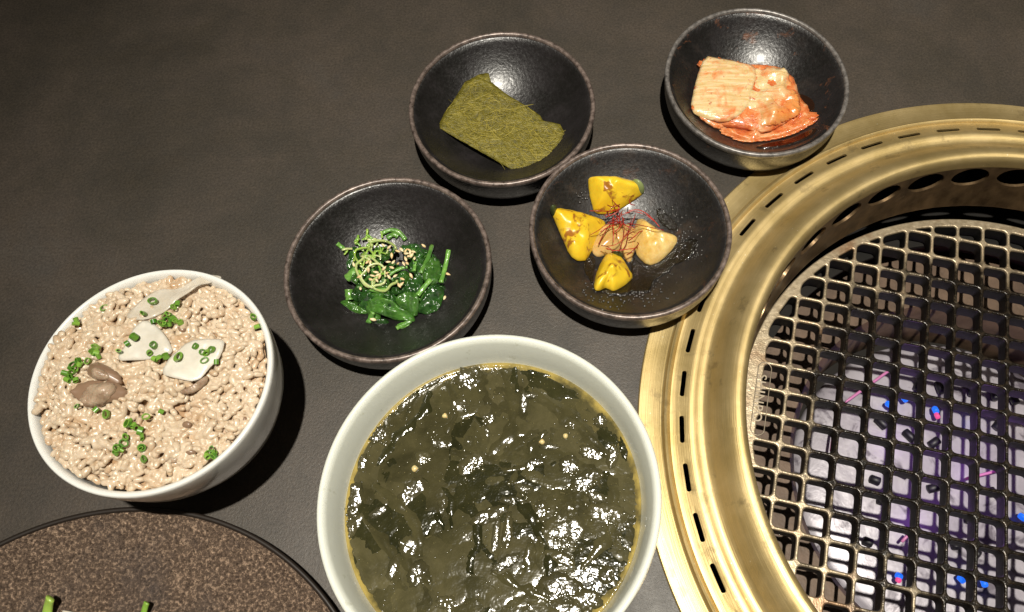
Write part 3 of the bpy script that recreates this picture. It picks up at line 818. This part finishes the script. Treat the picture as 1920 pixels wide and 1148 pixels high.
wedge([(440, 690), (480, 632), (530, 640), (572, 665), (612, 740), (630, 765), (602, 800), (520, 852), (488, 838), (470, 828), (430, 850), (402, 835), (410, 770)], M_SQUASH, .0115, .0012, "small yellow squash wedge nearest the front of the bowl", 3, tipped=([(492, 640), (530, 634), (574, 652), (560, 672), (505, 664)], M_DARKTIP))
wedge([(632, 500), (655, 428), (722, 470), (800, 522), (888, 540), (872, 592), (785, 682), (715, 708), (652, 655), (632, 590)], M_FLESH, .0105, .0010, "squash wedge at right showing its pale cut flesh", 4)
ch = thing("chili_threads", "nest of thin red chili threads on top of the squash", "chili threads", C_SQ.hit(560, 480, bowl_z('squash', .012)))
CZ = ch.location.copy()
random.seed(11)
CH = [[(380, 410), (430, 410), (490, 412), (550, 405)], [(460, 440), (500, 400), (525, 375), (550, 385)], [(520, 370), (545, 390), (530, 420), (470, 445)], [(385, 545), (430, 520), (470, 490), (520, 470)], [(430, 600), (455, 550), (490, 495), (530, 450)],
      [(515, 440), (512, 480), (515, 540), (513, 590)], [(560, 430), (575, 500), (570, 560), (545, 640)], [(620, 450), (600, 520), (590, 590), (560, 640)], [(600, 410), (660, 405), (720, 440), (775, 500)], [(590, 480), (660, 490), (730, 505), (800, 520)],
      [(580, 420), (640, 415), (700, 435), (760, 480)], [(640, 430), (620, 480), (600, 520), (570, 560)], [(470, 620), (520, 635), (570, 630), (650, 620)], [(600, 580), (640, 550), (660, 530), (682, 522)], [(590, 660), (620, 640), (655, 600), (650, 590)], [(480, 610), (530, 600), (580, 560), (610, 520)]]
for k in range(36):
    if k < len(CH): q = [Vector(p) for p in CH[k]]
    else:
        c = Vector((random.gauss(550, 40), random.gauss(470, 42))); a = random.uniform(0, 3.14); L = random.uniform(50, 110); bnd = random.uniform(-1.2, 1.2)
        q = [c + Vector((math.cos(a + bnd * t_), math.sin(a + bnd * t_))) * L * (t_ - .5) for t_ in (0, .33, .66, 1)]
    h0 = random.uniform(.0085, .013)
    P = smooth_path([C_SQ.hit(p.x, p.y, bowl_z('squash', h0 + .0015 * random.random() + (.0015 if 0 < i < 3 else 0))) - CZ for i, p in enumerate(q)], 10)
    link("thread", tube("thread", P, random.uniform(.00020, .00034), 5), M_CHILI, ch)
def puddle(crop, key, poly, m, name, label, lift=.0006, n=90, rgh=.16, seed=0, t=.0004):
    zb = bowl_z(key, lift); P = crop.poly(poly, zb)
    o = link(name, patch(name, P, lambda x, y, s: zb(x, y) - (.0012 if s > .999 else 0), t, n, 12, 2, rough=rgh, seed=seed), m)
    return tag(o, label, "sauce")
puddle(C_SQ, 'squash', [(600, 640), (650, 700), (720, 720), (800, 680), (880, 600), (930, 560), (1000, 560), (1000, 620), (940, 690), (880, 690), (820, 770), (740, 800), (720, 880), (640, 870), (560, 890), (470, 890), (420, 860), (520, 850), (620, 790)], M_SAUCE, "sauce_puddle", "glossy dark sauce pooled right of and below the squash", rgh=.10)
puddle(C_SQ, 'squash', [(750, 400), (790, 385), (820, 430), (880, 480), (890, 525), (830, 520), (770, 470)], M_SAUCE, "sauce_puddle", "small dark sauce smear above the cut squash wedge", seed=3)
puddle(C_SQ, 'squash', [(340, 700), (390, 650), (420, 690), (400, 760), (405, 830), (370, 800), (350, 760)], M_SAUCE, "sauce_puddle", "thin dark sauce smear left of the front squash wedge", seed=5)

wet = thing("sauce_droplets", "beads of dark sauce glinting on the bowl right of the squash", "sauce", BOWLS['squash'])
random.seed(31); sq_ = []
for (x, y, sx, sy, n_) in [(830, 470, 50, 50, 60), (900, 590, 60, 50, 70), (740, 790, 70, 40, 60), (620, 870, 80, 30, 50), (400, 820, 40, 60, 30), (500, 920, 50, 20, 20), (690, 880, 50, 30, 30), (960, 640, 40, 40, 30), (340, 330, 20, 30, 14)]:
    for k in range(n_): sq_.append((C_SQ.hit(random.gauss(x, sx), random.gauss(y, sy), bowl_z('squash')), random.choice((.0003, .0004, .0005, .0006, .0007)) * random.uniform(.7, 1.3)))
droplets("beads", sq_, lambda x, y: bowl_z('squash', .0005)(x, y), M_BEAD, wet, BOWLS['squash'])
# ------------------------------------------------------------------ kimchi
KC = BOWLS['kimchi']
kim = thing("kimchi", "stacked orange kimchi cabbage in the black bowl", "kimchi", (KC.x, KC.y, .008))
kinv = Vector((-KC.x, -KC.y, -.008))
def kleaf(poly, z, m, t, seed, wr=.0010, slope=(0, 0), rgh=.02, n=72, edge=.0012):
    zf0 = lambda x, y: z + slope[0] * (x - KC.x) + slope[1] * (y - KC.y)
    P = C_KIM.poly(poly, zf0)
    zf = lambda x, y, s: max(zf0(x, y) + wr * nz(x, y, seed, 95) * 1.6 + wr * .5 * nz(x, y, seed, 260) - edge * s ** 4, zin(math.hypot(x - KC.x, y - KC.y)) + .0004)
    link("cabbage_leaf", shift(patch("cabbage_leaf", P, zf, t, n, 12, 1, rough=rgh, seed=seed), kinv), m, kim)
kleaf([(235, 470), (262, 455), (300, 560), (360, 800), (560, 925), (700, 900), (840, 880), (1020, 810), (985, 765), (900, 720), (820, 500), (600, 420), (330, 400)], .0095, M_KIMR, .0022, 1, .0016, rgh=.05, n=120)
kleaf([(380, 862), (430, 800), (520, 795), (600, 840), (700, 850), (850, 790), (975, 745), (985, 790), (1022, 802), (950, 845), (850, 880), (760, 900), (640, 915), (560, 932), (500, 915), (470, 895)], .0125, M_KIMR, .0014, 2, .0040, rgh=.12, n=140, edge=.004)
kleaf([(212, 742), (218, 700), (260, 540), (500, 420), (800, 440), (905, 600), (980, 740), (860, 790), (700, 850), (540, 835), (440, 800), (385, 838), (300, 800)], .0135, M_KIMR, .0036, 3, .0016, n=110, rgh=.03)
kleaf([(214, 722), (250, 520), (305, 355), (480, 388), (640, 415), (800, 420), (842, 475), (882, 512), (908, 620), (925, 722), (842, 760), (740, 820), (640, 835), (530, 800), (450, 792), (320, 770)], .0175, M_KIMR, .0028, 4, .0009, (0, 0), n=110)
kleaf([(214, 705), (248, 520), (308, 350), (400, 366), (500, 390), (620, 412), (640, 470), (610, 560), (600, 650), (530, 730), (440, 775), (300, 745)], .0205, M_KIM, .0020, 5, .0005, n=100, rgh=.008)
kleaf([(560, 460), (660, 430), (800, 425), (842, 475), (838, 505), (870, 520), (905, 640), (922, 715), (840, 755), (720, 800), (620, 790), (580, 700), (560, 590)], .0200, M_KIM, .0016, 6, .0032, n=110, rgh=.07)
puddle(C_KIM, 'kimchi', [(880, 600), (905, 588), (970, 610), (1010, 650), (1005, 700), (960, 725), (915, 720)], M_BRINE, "kimchi_liquid", "small dark puddle of liquid right of the kimchi", rgh=.05)
puddle(C_KIM, 'kimchi', [(600, 930), (700, 905), (850, 880), (1000, 810), (1030, 800), (1010, 840), (940, 880), (840, 915), (740, 935)], M_BRINE, "kimchi_liquid", "thin dark liquid along the kimchi's front edge", rgh=.05, seed=2)

# ------------------------------------------------------------------ rice bowl
RC = Vector((-.19248, .12626, 0)) * 1.0354; RR, RH = .0559, .075
rb = thing("rice_bowl", "white porcelain bowl heaped with rice at left", "bowl", RC)
link("bowl_body", lathe("bowl_body", [(0, .003), (.024, .003), (.0255, .0), (.0275, .0), (.0285, .004), (.031, .0075), (.0395, .0175), (.0465, .031), (.0526, .047), (.0553, .063), (.0559, .0720), (.0559, .0742), (.0552, .0751), (.0540, .0747), (.0530, .0735), (.0522, .069), (.049, .05), (.043, .034), (.034, .020), (.02, .012), (0, .011)], 128), M_PORC, rb)
def hollow(x, y):
    return max(0.0, nz(x, y, 31, 75) - .24) * .013
def rz(x, y, s=0):
    r = math.hypot(x - RC.x, y - RC.y) / .0515
    return RH - .0045 + .0065 * max(0, 1 - r ** 2.6) + .0016 * nz(x, y, 0, 55) + .0008 * nz(x, y, 5, 130) + .0048 * max(0, (RC.x - x) / .05)
rice = thing("rice", "mound of tan seasoned rice filling the white bowl", "rice", (RC.x, RC.y, RH - .02))
rinv = Vector((-RC.x, -RC.y, -(RH - .02)))
vs, fs = [(0, 0, rz(RC.x, RC.y) - .0018 + rinv.z)], []
for k in range(1, 15):
    for i in range(64):
        r = .0512 * k / 14; a = 2 * math.pi * i / 64; x, y = RC.x + r * math.cos(a), RC.y + r * math.sin(a)
        vs.append((x - RC.x, y - RC.y, rz(x, y) - .0024 - hollow(x, y) + .0034 * nz(x, y, 8, 78) + rinv.z))
for i in range(64):
    fs.append((0, 1 + i, 1 + (i + 1) % 64))
    for k in range(13):
        a = 1 + k * 64; fs.append((a + i, a + 64 + i, a + 64 + (i + 1) % 64, a + (i + 1) % 64))
link("rice_bed", mesh("rice_bed", vs, fs), M_RICEBED, rice)
def grain_mesh(bend, fat):
    vs, fs, rows = [], [], []; n = 8
    for k in range(5):
        t_ = (k + .5) / 5 * 2 - 1; r = .00190 * fat * (1 - abs(t_) ** 2.6) ** .5 * (1.06 if t_ > 0 else 1)
        rows.append([len(vs) + i for i in range(n)])
        for i in range(n): vs.append((t_ * .0033, r * math.cos(i * 2 * math.pi / n) + bend * t_ * t_, .86 * r * math.sin(i * 2 * math.pi / n)))
    for A, B in zip(rows, rows[1:]):
        for i in range(n): fs.append((A[i], A[(i + 1) % n], B[(i + 1) % n], B[i]))
    e0, e1 = len(vs), len(vs) + 1; vs += [(-.00325, bend, 0), (.00325, bend, 0)]
    for i in range(n): fs.append((e0, rows[0][(i + 1) % n], rows[0][i])); fs.append((e1, rows[-1][i], rows[-1][(i + 1) % n]))
    return vs, fs
GM = [grain_mesh(random.uniform(-.0005, .0005), random.uniform(.88, 1.12)) for _ in range(6)]
GME = []
for v, f in GM:
    me = mesh("rice_grain", v, f); me.materials.append(M_RICE); me.polygons.foreach_set("use_smooth", [True] * len(f)); GME.append(me)
random.seed(3)
pts, tries = [], 0
cellg = {}
while len(pts) < 1250 and tries < 60000:
    tries += 1
    a = random.uniform(0, 6.283); r = math.sqrt(random.random()) * .0508
    x, y = RC.x + r * math.cos(a), RC.y + r * math.sin(a); gx, gy = int(x * 400), int(y * 400)
    lay = len(pts) > 620
    md = .0025 if not lay else .0019
    if any((x - q[0]) ** 2 + (y - q[1]) ** 2 < md * md for i in (-1, 0, 1) for j in (-1, 0, 1) for q in cellg.get((gx + i, gy + j), ())): continue
    cellg.setdefault((gx, gy), []).append((x, y)); pts.append((x, y))
svs, sfs = [], []
for k, (x, y) in enumerate(pts):
    # clumps stand a little proud, with gaps between
    z = rz(x, y) + random.uniform(-.0020, .0008) + .0044 * nz(x, y, 8, 78) - hollow(x, y)
    R = Matrix.Rotation(random.uniform(0, 6.28), 4, 'Z') @ Matrix.Rotation(random.gauss(0, .38), 4, 'Y') @ Matrix.Rotation(random.uniform(0, 6.28), 4, 'X')
    sc = random.uniform(.74, 1.0); mt = Matrix.Translation((x - RC.x, y - RC.y, z + rinv.z)) @ R @ Matrix.Scale(sc, 4); g = random.randrange(6)
    if k < 300:
        o = bpy.data.objects.new("rice_grain", GME[g]); COL.objects.link(o); o.parent = rice; o.matrix_local = mt
    else:
        b = len(svs); svs += [mt @ Vector(v) for v in GM[g][0]]; sfs += [tuple(b + i for i in f) for f in GM[g][1]]
rg = link("rice_grains", mesh("rice_grains", svs, sfs), M_RICE, rice, kind="stuff")
md = rg.modifiers.new("r", 'REMESH'); md.mode = 'VOXEL'; md.voxel_size = .00042; md.use_smooth_shade = True   # sticky grains fuse where they touch
bpy.context.view_layer.update(); apply_mod(rg)
def rpatch(name, poly, m, lift, t, label, cat, seed=0, wr=.0006, puff=None, group=None, rgh=.0, ch=2, parent=None, n=56):
    P = C_RICE.poly(poly, lambda x, y: rz(x, y) + lift)
    me = patch(name, P, lambda x, y, s: rz(x, y) + lift + wr * nz(x, y, seed, 120), t, n, 8, ch, rough=rgh, puff=puff, seed=seed)
    o = link(name, me, m, parent)
    return tag(o, label, cat, group) if label else o
rs = "radish slices on the rice"
rpatch("radish_slice", [(474, 265), (520, 282), (570, 282), (620, 268), (670, 235), (720, 190), (830, 122), (915, 98), (880, 84), (825, 84), (740, 138), (690, 150), (630, 142), (575, 180)], M_RADISH2, .0020, .0006, "long translucent radish strip reaching to the bowl's upper rim", "radish slice", 1, group=rs, wr=.0016, ch=1, n=72)
rpatch("radish_slice", [(440, 462), (480, 390), (545, 285), (600, 290), (655, 345), (682, 390), (690, 430), (600, 455), (510, 458)], M_RADISH, .0024, .0007, "quarter-round white radish slice in the middle of the rice", "radish slice", 2, group=rs, wr=.0016, ch=1)
rpatch("radish_slice", [(628, 515), (690, 432), (760, 375), (830, 368), (922, 364), (908, 430), (850, 498), (795, 556), (700, 540)], M_RADISH, .0028, .0008, "five-sided white radish slice right of the middle", "radish slice", 3, group=rs, wr=.0016, ch=1)
ms = "mushroom pieces on the rice"
m1 = rpatch("mushroom_piece", [(312, 490), (335, 468), (372, 470), (415, 490), (470, 530), (465, 575), (440, 575), (400, 545), (340, 545), (320, 520)], M_MUSHD, .0012, .0006, "upper brown mushroom slice with a dark curled edge", "mushroom", 4, puff=.0022, group=ms, rgh=.12, wr=.0026)
rpatch("flesh", [(340, 525), (345, 500), (375, 498), (410, 515), (425, 545), (380, 550), (350, 545)], M_MUSH, .0026, .0008, None, None, 4, puff=.0024, parent=m1, wr=.0022, rgh=.06)
m2 = rpatch("mushroom_piece", [(250, 605), (270, 568), (320, 550), (400, 545), (462, 558), (488, 590), (482, 633), (430, 638), (395, 655), (310, 670), (286, 645), (258, 628)], M_MUSHD, .0014, .0006, "larger lower brown mushroom slice left of the rice's middle", "mushroom", 5, puff=.0022, group=ms, rgh=.13, wr=.0030)
rpatch("flesh", [(278, 640), (300, 600), (335, 565), (400, 556), (452, 570), (440, 610), (400, 648), (318, 664)], M_MUSH, .0030, .0010, None, None, 5, puff=.0026, parent=m2, wr=.0028, rgh=.06)
rpatch("mushroom_piece", [(715, 605), (760, 582), (820, 550), (845, 520), (840, 560), (800, 595), (750, 610)], M_MUSH, .0012, .0006, "thin brown mushroom sliver tucked under the five-sided radish slice", "mushroom", 6, puff=.002, group=ms)
# dark hollows between the rice clumps, added as small coloured patches
for (x, y, w_, h_, lab) in [(730, 315, 20, 22, "black patch in a hollow beside the chive clump near the top"), (752, 742, 22, 16, "dark brown patch in the hollow right of the middle"), (768, 865, 26, 14, "dark brown patch in a hollow low at the right"), (680, 895, 38, 18, "tan patch in a hollow low in the middle"), (1008, 722, 10, 16, "small brown patch in a hollow by the right rim")]:
    rpatch("hollow_patch", [(x + w_ * math.cos(i), y + h_ * math.sin(i)) for i in (0, .8, 1.6, 2.4, 3.1, 3.9, 4.7, 5.5)], M_MUSHD if 'tan' not in lab else M_MUSH, .0002, .0005, lab, "mushroom", 7, puff=.0012, rgh=.1)
# chives
def chive_mesh(R, h, w):
    n = 12; vs, fs = [], []
    for (r, z) in ((R, 0), (R, h), (R - w, h), (R - w, 0)):
        for i in range(n): vs.append((r * math.cos(i * 2 * math.pi / n), r * .86 * math.sin(i * 2 * math.pi / n), z - h / 2))
    for k in range(4):
        for i in range(n):
            j = (i + 1) % n; a, b = k * n, ((k + 1) % 4) * n; fs.append((a + i, a + j, b + j, b + i))
    return mesh("chive_ring", vs, fs)
CM = []
for R, h, w in ((.0017, .0022, .0005), (.0021, .0020, .0006), (.0014, .0030, .0005), (.0026, .0022, .0007)):
    me = chive_mesh(R, h, w); me.materials.append(M_CHIVE); me.polygons.foreach_set("use_smooth", [True] * len(me.polygons)); me.set_sharp_from_angle(angle=.7); CM.append(me)
CL = "chopped chives on the rice"
CHV = {
 "large dark chive ring on the long radish strip": [(600, 198, 3)],
 "slanted chive piece at the lower edge of the radish strip": [(560, 252, 2)],
 "single chive ring near the upper left of the rice": [(388, 230, 1)],
 "chive bit over the rice's far left edge": [(265, 284, 2), (262, 298, 2)],
 "chopped chive in the clump between strip and right rim": [(692, 225, 1), (670, 255, 0), (640, 295, 1), (700, 285, 0), (605, 288, 0), (720, 292, 0), (652, 262, 0), (665, 285, 1), (685, 275, 2), (708, 210, 2), (675, 298, 0), (655, 300, 2)],
 "large chive ring at the left edge of the quarter-round radish": [(518, 355, 3)],
 "chive bit left of the quarter-round radish": [(488, 385, 0), (453, 420, 2)],
 "chive ring on the quarter-round radish": [(605, 392, 1), (585, 425, 0)],
 "chive ring in the row between the two white radish slices": [(622, 447, 1), (610, 452, 0), (657, 440, 0), (711, 443, 3)],
 "chive ring on the five-sided radish slice": [(788, 397, 1), (820, 422, 0), (835, 425, 0), (857, 412, 1), (828, 460, 1)],
 "dark chive bit at the right tip of the five-sided radish": [(880, 465, 2)],
 "chopped chive in the clump just above the mushrooms": [(350, 400, 1), (340, 432, 0), (362, 440, 2), (335, 420, 0), (315, 462, 1), (352, 425, 0)],
 "chopped chive in the dark clump left of the mushrooms": [(272, 460, 0), (250, 478, 1), (262, 492, 0), (240, 495, 2), (215, 515, 2), (235, 535, 0), (262, 545, 0), (245, 512, 1), (280, 475, 0), (225, 545, 2)],
 "chive bit at the right rim": [(1042, 268, 1), (1060, 310, 2)],
 "chive bit just below the larger mushroom": [(268, 660, 2), (350, 675, 0), (395, 695, 1)],
 "lone chive bit in the middle below the radish": [(570, 705, 1), (637, 683, 2)],
 "chopped chive in the clump below the middle": [(490, 735, 1), (515, 745, 0), (500, 725, 0), (528, 755, 0), (545, 768, 1), (553, 795, 2), (480, 798, 0), (475, 820, 1), (445, 845, 1), (437, 862, 0), (455, 835, 0), (460, 852, 2)],
 "chive bit near the front of the rice": [(553, 845, 1), (560, 893, 0), (545, 840, 2)],
 "chopped chive in the clump at the lower right rim": [(850, 865, 1), (840, 880, 0), (868, 878, 1), (858, 850, 0), (870, 862, 2)]}
random.seed(9)
for lab, L in CHV.items():
    for (x, y, kd) in L:
        p = C_RICE.hit(x, y, lambda u, v: rz(u, v) + (.0046 if 'radish' in lab else .0034))
        o = bpy.data.objects.new("chive_ring", CM[kd]); COL.objects.link(o); o.location = p
        tl = .5 if kd in (1, 3) else 1.1; o.scale = (random.uniform(.75, 1.05), random.uniform(.6, 1.0), random.uniform(.7, 1.1))
        o.rotation_euler = (random.gauss(0, tl), random.gauss(0, tl * .7), random.uniform(0, 6.28))
        tag(o, lab, "chive", CL if len(L) == 1 else lab.replace("chopped chive", "chopped chives").replace("chive ring", "chive rings").replace("chive bit", "chive bits"))

# ------------------------------------------------------------------ soup bowl
SB = Vector((-.03836, .07547, 0)); SR, SH = .07464, .07997
sb = thing("soup_bowl", "large off-white porcelain bowl of seaweed soup in front", "bowl", SB)
BZ = .0600
link("bowl_body", lathe("bowl_body", [(0, .003), (.030, .003), (.032, .0), (.0345, .0), (.0355, .005), (.040, .009), (.052, .020), (.062, .038), (.069, .058), (.0735, .074), (.0746, .0785), (.0742, .0797), (.0730, .0801), (.0718, .0795), (.0706, .077), (.0684, .066), (.0655, .054), (.058, .036), (.047, .022), (.03, .013), (0, .011)], 160), M_PORC2, sb)
soup = thing("seaweed_soup", "murky olive seaweed soup filling the large white bowl", "soup", (SB.x, SB.y, BZ))
sinv = Vector((-SB.x, -SB.y, -BZ))
link("broth", lathe("broth", [(0, 0), (.02, 0), (.04, 0), (.055, 0), (.063, 0), (.0655, .0003), (.0669, .0012), (.0669, -.01), (0, -.01)], 128), M_BROTH, soup)
random.seed(17)
def kelp_piece(c, L, w_, th, m, lift, wr, seed, n=36, rings=7, freq=260, rgh=.38, slope=(0, 0), drop=.0004):
    d, e = Vector((math.cos(th), math.sin(th))), Vector((-math.sin(th), math.cos(th)))
    P = [c + d * (L * math.cos(b)) + e * (w_ * math.sin(b)) for b in [i * 2 * math.pi / 12 for i in range(12)]]
    for q in P:
        r = (q - SB.to_2d())
        if r.length > .0662: q -= r.normalized() * (r.length - .0662)
    sx, sy = slope
    zf = lambda x, y, s: BZ + lift + sx * (x - c.x) + sy * (y - c.y) + wr * nz(x, y, seed, freq) + .5 * wr * nz(x, y, seed + 4, freq * 2.6) - drop * s ** 3
    return link("seaweed", shift(patch("seaweed", P, zf, .0005, n, rings, 1, rough=rgh, seed=seed), sinv), m, soup)
for k in range(130):
    a = random.uniform(0, 6.28); r = math.sqrt(random.random()) * .066
    c = SB.to_2d() + Vector((r * math.cos(a), r * math.sin(a)))
    if r > .050 and 0.5 < a < 1.3 and random.random() < .7: continue
    kelp_piece(c, random.uniform(.012, .028), random.uniform(.007, .016), random.uniform(0, 3.14), random.choice([M_KELP, M_KELP, M_KELP_M, M_KELP_M, M_KELP_D]), random.uniform(-.0004, .0002), .0003, k, freq=70)
# crinkled pieces that stand out of the broth and catch the lamp
for k, (x, y, L, w_, th) in enumerate([(640, 225, 60, 38, .5), (665, 200, 30, 25, 0), (500, 225, 60, 12, -.6), (860, 320, 55, 14, 1.5), (885, 285, 40, 12, .0), (605, 330, 40, 30, .3), (725, 378, 22, 20, 0), (715, 440, 34, 8, 1.3), (280, 445, 42, 34, .2), (395, 310, 55, 12, -.7),
      (1050, 400, 30, 20, .6), (1130, 515, 52, 26, .5), (460, 540, 40, 26, .8), (655, 565, 44, 52, .9), (415, 670, 40, 56, .7), (1040, 565, 40, 34, -.3), (1105, 630, 40, 60, 1.0), (1210, 540, 22, 50, .2), (1165, 385, 26, 24, 0), (860, 655, 40, 16, .2), (820, 705, 58, 14, .1),
      (725, 765, 82, 26, -.35), (745, 860, 16, 70, .1), (790, 850, 20, 80, .1), (1010, 850, 84, 78, .3), (1195, 760, 80, 36, .1), (1040, 760, 34, 30, .9), (880, 940, 24, 56, .1), (405, 890, 44, 34, .7), (340, 970, 22, 46, .3), (180, 720, 34, 70, .1), (175, 810, 26, 50, .6),
      (280, 750, 40, 16, -.5), (1010, 1060, 90, 46, .2), (1110, 1100, 60, 30, .1), (440, 1000, 44, 40, .4), (560, 1110, 50, 20, .1), (540, 710, 26, 20, .2), (790, 950, 60, 18, -.5), (930, 740, 26, 30, .2), (900, 560, 44, 20, -.4), (530, 480, 40, 16, .2), (1150, 690, 40, 16, .3), (1190, 1000, 30, 30, 0), (960, 490, 40, 12, 0), (1010, 940, 60, 24, .4), (640, 470, 20, 20, 0), (215, 560, 20, 34, 0)]):
    p = C_SOUP.hit(x, y, lambda u, v: BZ); kk = .4686 / 3900
    kelp_piece(p.to_2d(), max(L, 14) * kk * 1.05, max(w_, 9) * kk * 1.25, -th, M_KELP_S if min(L, w_) < 20 else M_KELP_G, .0006, .0003, 200 + k, 40, 9, 200, .3, slope=facet(p))
def frond(pts, w0, seed, m):
    # a long folded blade of seaweed, ridged along its length
    P = smooth_path([C_SOUP.hit(x, y, lambda u, v: BZ) for x, y in pts], 26); vs, fs = [], []
    for i, p in enumerate(P):
        d = (P[min(i + 1, 25)] - P[max(i - 1, 0)]).normalized(); n_ = Vector((-d.y, d.x, 0)); ww = w0 * (.45 + .55 * math.sin(math.pi * i / 25) ** .6) * (1 + .8 * nz(p.x, p.y, seed, 150))
        for j in range(9):
            t_ = j / 4 - 1; q = p + n_ * (ww * t_ * (1 + .5 * nz(p.x, p.y, seed + j, 320)))
            vs.append((q.x - SB.x, q.y - SB.y, -.0001 + .0008 * math.cos(t_ * 4.2 + seed) * (1 - t_ * t_) + .0006 * nz(q.x, q.y, seed, 170) - .0005 * t_ ** 4))
    for i in range(25):
        for j in range(8): a = i * 9 + j; fs.append((a, a + 1, a + 10, a + 9))
    o = link("seaweed", mesh("seaweed", vs, fs), m, soup); so = o.modifiers.new("thick", 'SOLIDIFY'); so.thickness = .0005; so.offset = -1
for k, (pts_, w0) in enumerate([([(470, 260), (420, 360), (330, 430), (260, 560)], .0032), ([(760, 180), (800, 300), (780, 420), (700, 520)], .0036), ([(250, 640), (340, 700), (420, 800), (440, 930)], .0034), ([(900, 250), (1000, 330), (1100, 400), (1200, 520)], .0034),
        ([(640, 620), (680, 740), (700, 860), (660, 1000)], .0038), ([(1060, 560), (1120, 650), (1090, 760), (1000, 860)], .0034), ([(560, 520), (660, 560), (780, 600), (900, 580)], .0030), ([(200, 760), (260, 860), (360, 960), (480, 1040)], .0030),
        ([(820, 700), (900, 800), (960, 920), (940, 1060)], .0036), ([(1220, 640), (1230, 760), (1180, 880), (1090, 980)], .0034), ([(560, 220), (600, 330), (560, 440)], .0026), ([(960, 430), (900, 520), (820, 640)], .0026), ([(440, 620), (520, 700), (560, 820)], .0026), ([(720, 1000), (820, 1060), (960, 1120)], .0030)]):
    frond(pts_, w0 * 2.3, 400 + k, M_KELP_D if k % 4 == 0 else M_KELP_M)
for k, (x, y, L, w_, th) in enumerate([(410, 270, 40, 26, -.7), (180, 690, 40, 40, 0), (640, 165, 50, 16, 0), (330, 570, 40, 60, .3), (1180, 470, 60, 50, .3), (800, 800, 150, 60, .3), (520, 590, 60, 40, .3), (940, 560, 80, 60, 0), (300, 640, 50, 60, 1.2), (1260, 480, 20, 50, .0), (820, 240, 26, 70, 0), (700, 920, 90, 40, .2), (1160, 640, 50, 80, .2), (230, 900, 50, 70, .4), (920, 190, 60, 14, .2)]):
    p = C_SOUP.hit(x, y, lambda u, v: BZ); kk = .4686 / 3900
    kelp_piece(p.to_2d(), L * kk, w_ * kk * 1.2, -th, M_KELP_D, .0001, .0004, 300 + k, 44, 8, 120)
sp_ = []
for k in range(420):
    a = random.uniform(0, 6.28); r = math.sqrt(random.random()) * .064
    q = SB + Vector((r * math.cos(a), r * math.sin(a), 0))
    sp_.append((q, random.uniform(.00022, .00055)))
for (x, y, n_, sg) in [(640, 225, 14, 26), (605, 330, 8, 20), (490, 440, 8, 16), (650, 570, 26, 30), (1100, 620, 26, 32), (1010, 850, 60, 50), (1200, 760, 26, 34), (1010, 1060, 40, 50), (460, 540, 8, 14), (1040, 565, 14, 20), (870, 700, 10, 30), (290, 450, 10, 18), (180, 760, 10, 24), (720, 380, 8, 12), (1050, 400, 8, 14)]:
    for k in range(n_): sp_.append((C_SOUP.hit(random.gauss(x, sg), random.gauss(y, sg), lambda u, v: BZ), random.uniform(.0004, .0012)))
droplets("oil_glint_domes", sp_, lambda x, y: BZ + .0009, M_GLOSS, soup, Vector((SB.x, SB.y, BZ)))  # shallow domes tilted towards the lamp, added to make the soup's glints
for k, (x, y) in enumerate([(425, 575), (545, 365), (930, 470), (1025, 447)]):
    p = C_SOUP.hit(x, y, lambda u, v: BZ)
    P = [p.to_2d() + Vector((math.cos(i), math.sin(i))) * random.uniform(.0010, .0019) for i in (0, .8, 1.6, 2.4, 3.2, 4, 4.8, 5.6)]
    tag(link("garlic_bit", patch("garlic_bit", P, lambda u, v, s: BZ + .0008, .0003, 20, 5, 1, puff=.0012), M_GARLIC), ["pale garlic bit left of the soup's middle", "pale garlic bit near the soup's upper left", "tiny garlic bit above the soup's middle", "tiny garlic bit at the soup's upper right"][k], "garlic", "garlic bits in the soup")

# ------------------------------------------------------------------ bronze plate
PC = Vector((-.22274, -.05498, 0)); PR = .1373
plate = thing("bronze_plate", "large round bronze-glazed plate cut off at the lower left", "plate", PC)
link("plate_body", lathe("plate_body", [(0, .002), (.08, .002), (.085, .0), (.09, .0), (.095, .003), (.125, .0065), (.1355, .0100), (.1365, .0112), (.1345, .0116), (.1325, .0106), (.128, .0095), (.10, .0068), (.05, .0062), (0, .006)], 160), M_PLATE, plate)
link("rim", lathe("rim", [(.1355, .0088), (.1373, .0104), (.1378, .0118), (.1370, .0126), (.1358, .0124), (.1352, .0116)], 160, closed=True), M_PLATE_RIM, plate)
def strip(pts, r, label, m):
    P = smooth_path([at(x, y, z) for x, y, z in pts], 10)
    tag(link("scallion_strip", tube("scallion_strip", P, r, 8, .5), m), label, "scallion", "scallion strips on the bronze plate")
strip([(94, 1122, .016), (90, 1140, .012), (84, 1175, .0085)], .0026, "wider green scallion strip at the bottom left of the plate", M_SCALG)
strip([(275, 1130, .014), (271, 1143, .012), (262, 1180, .0085)], .0016, "narrow green scallion strip at the bottom right on the plate", M_SCALG)
strip([(128, 1146, .010), (122, 1160, .0095), (100, 1190, .0085)], .0030, "white scallion strip beside the wider green one", M_RADISH)
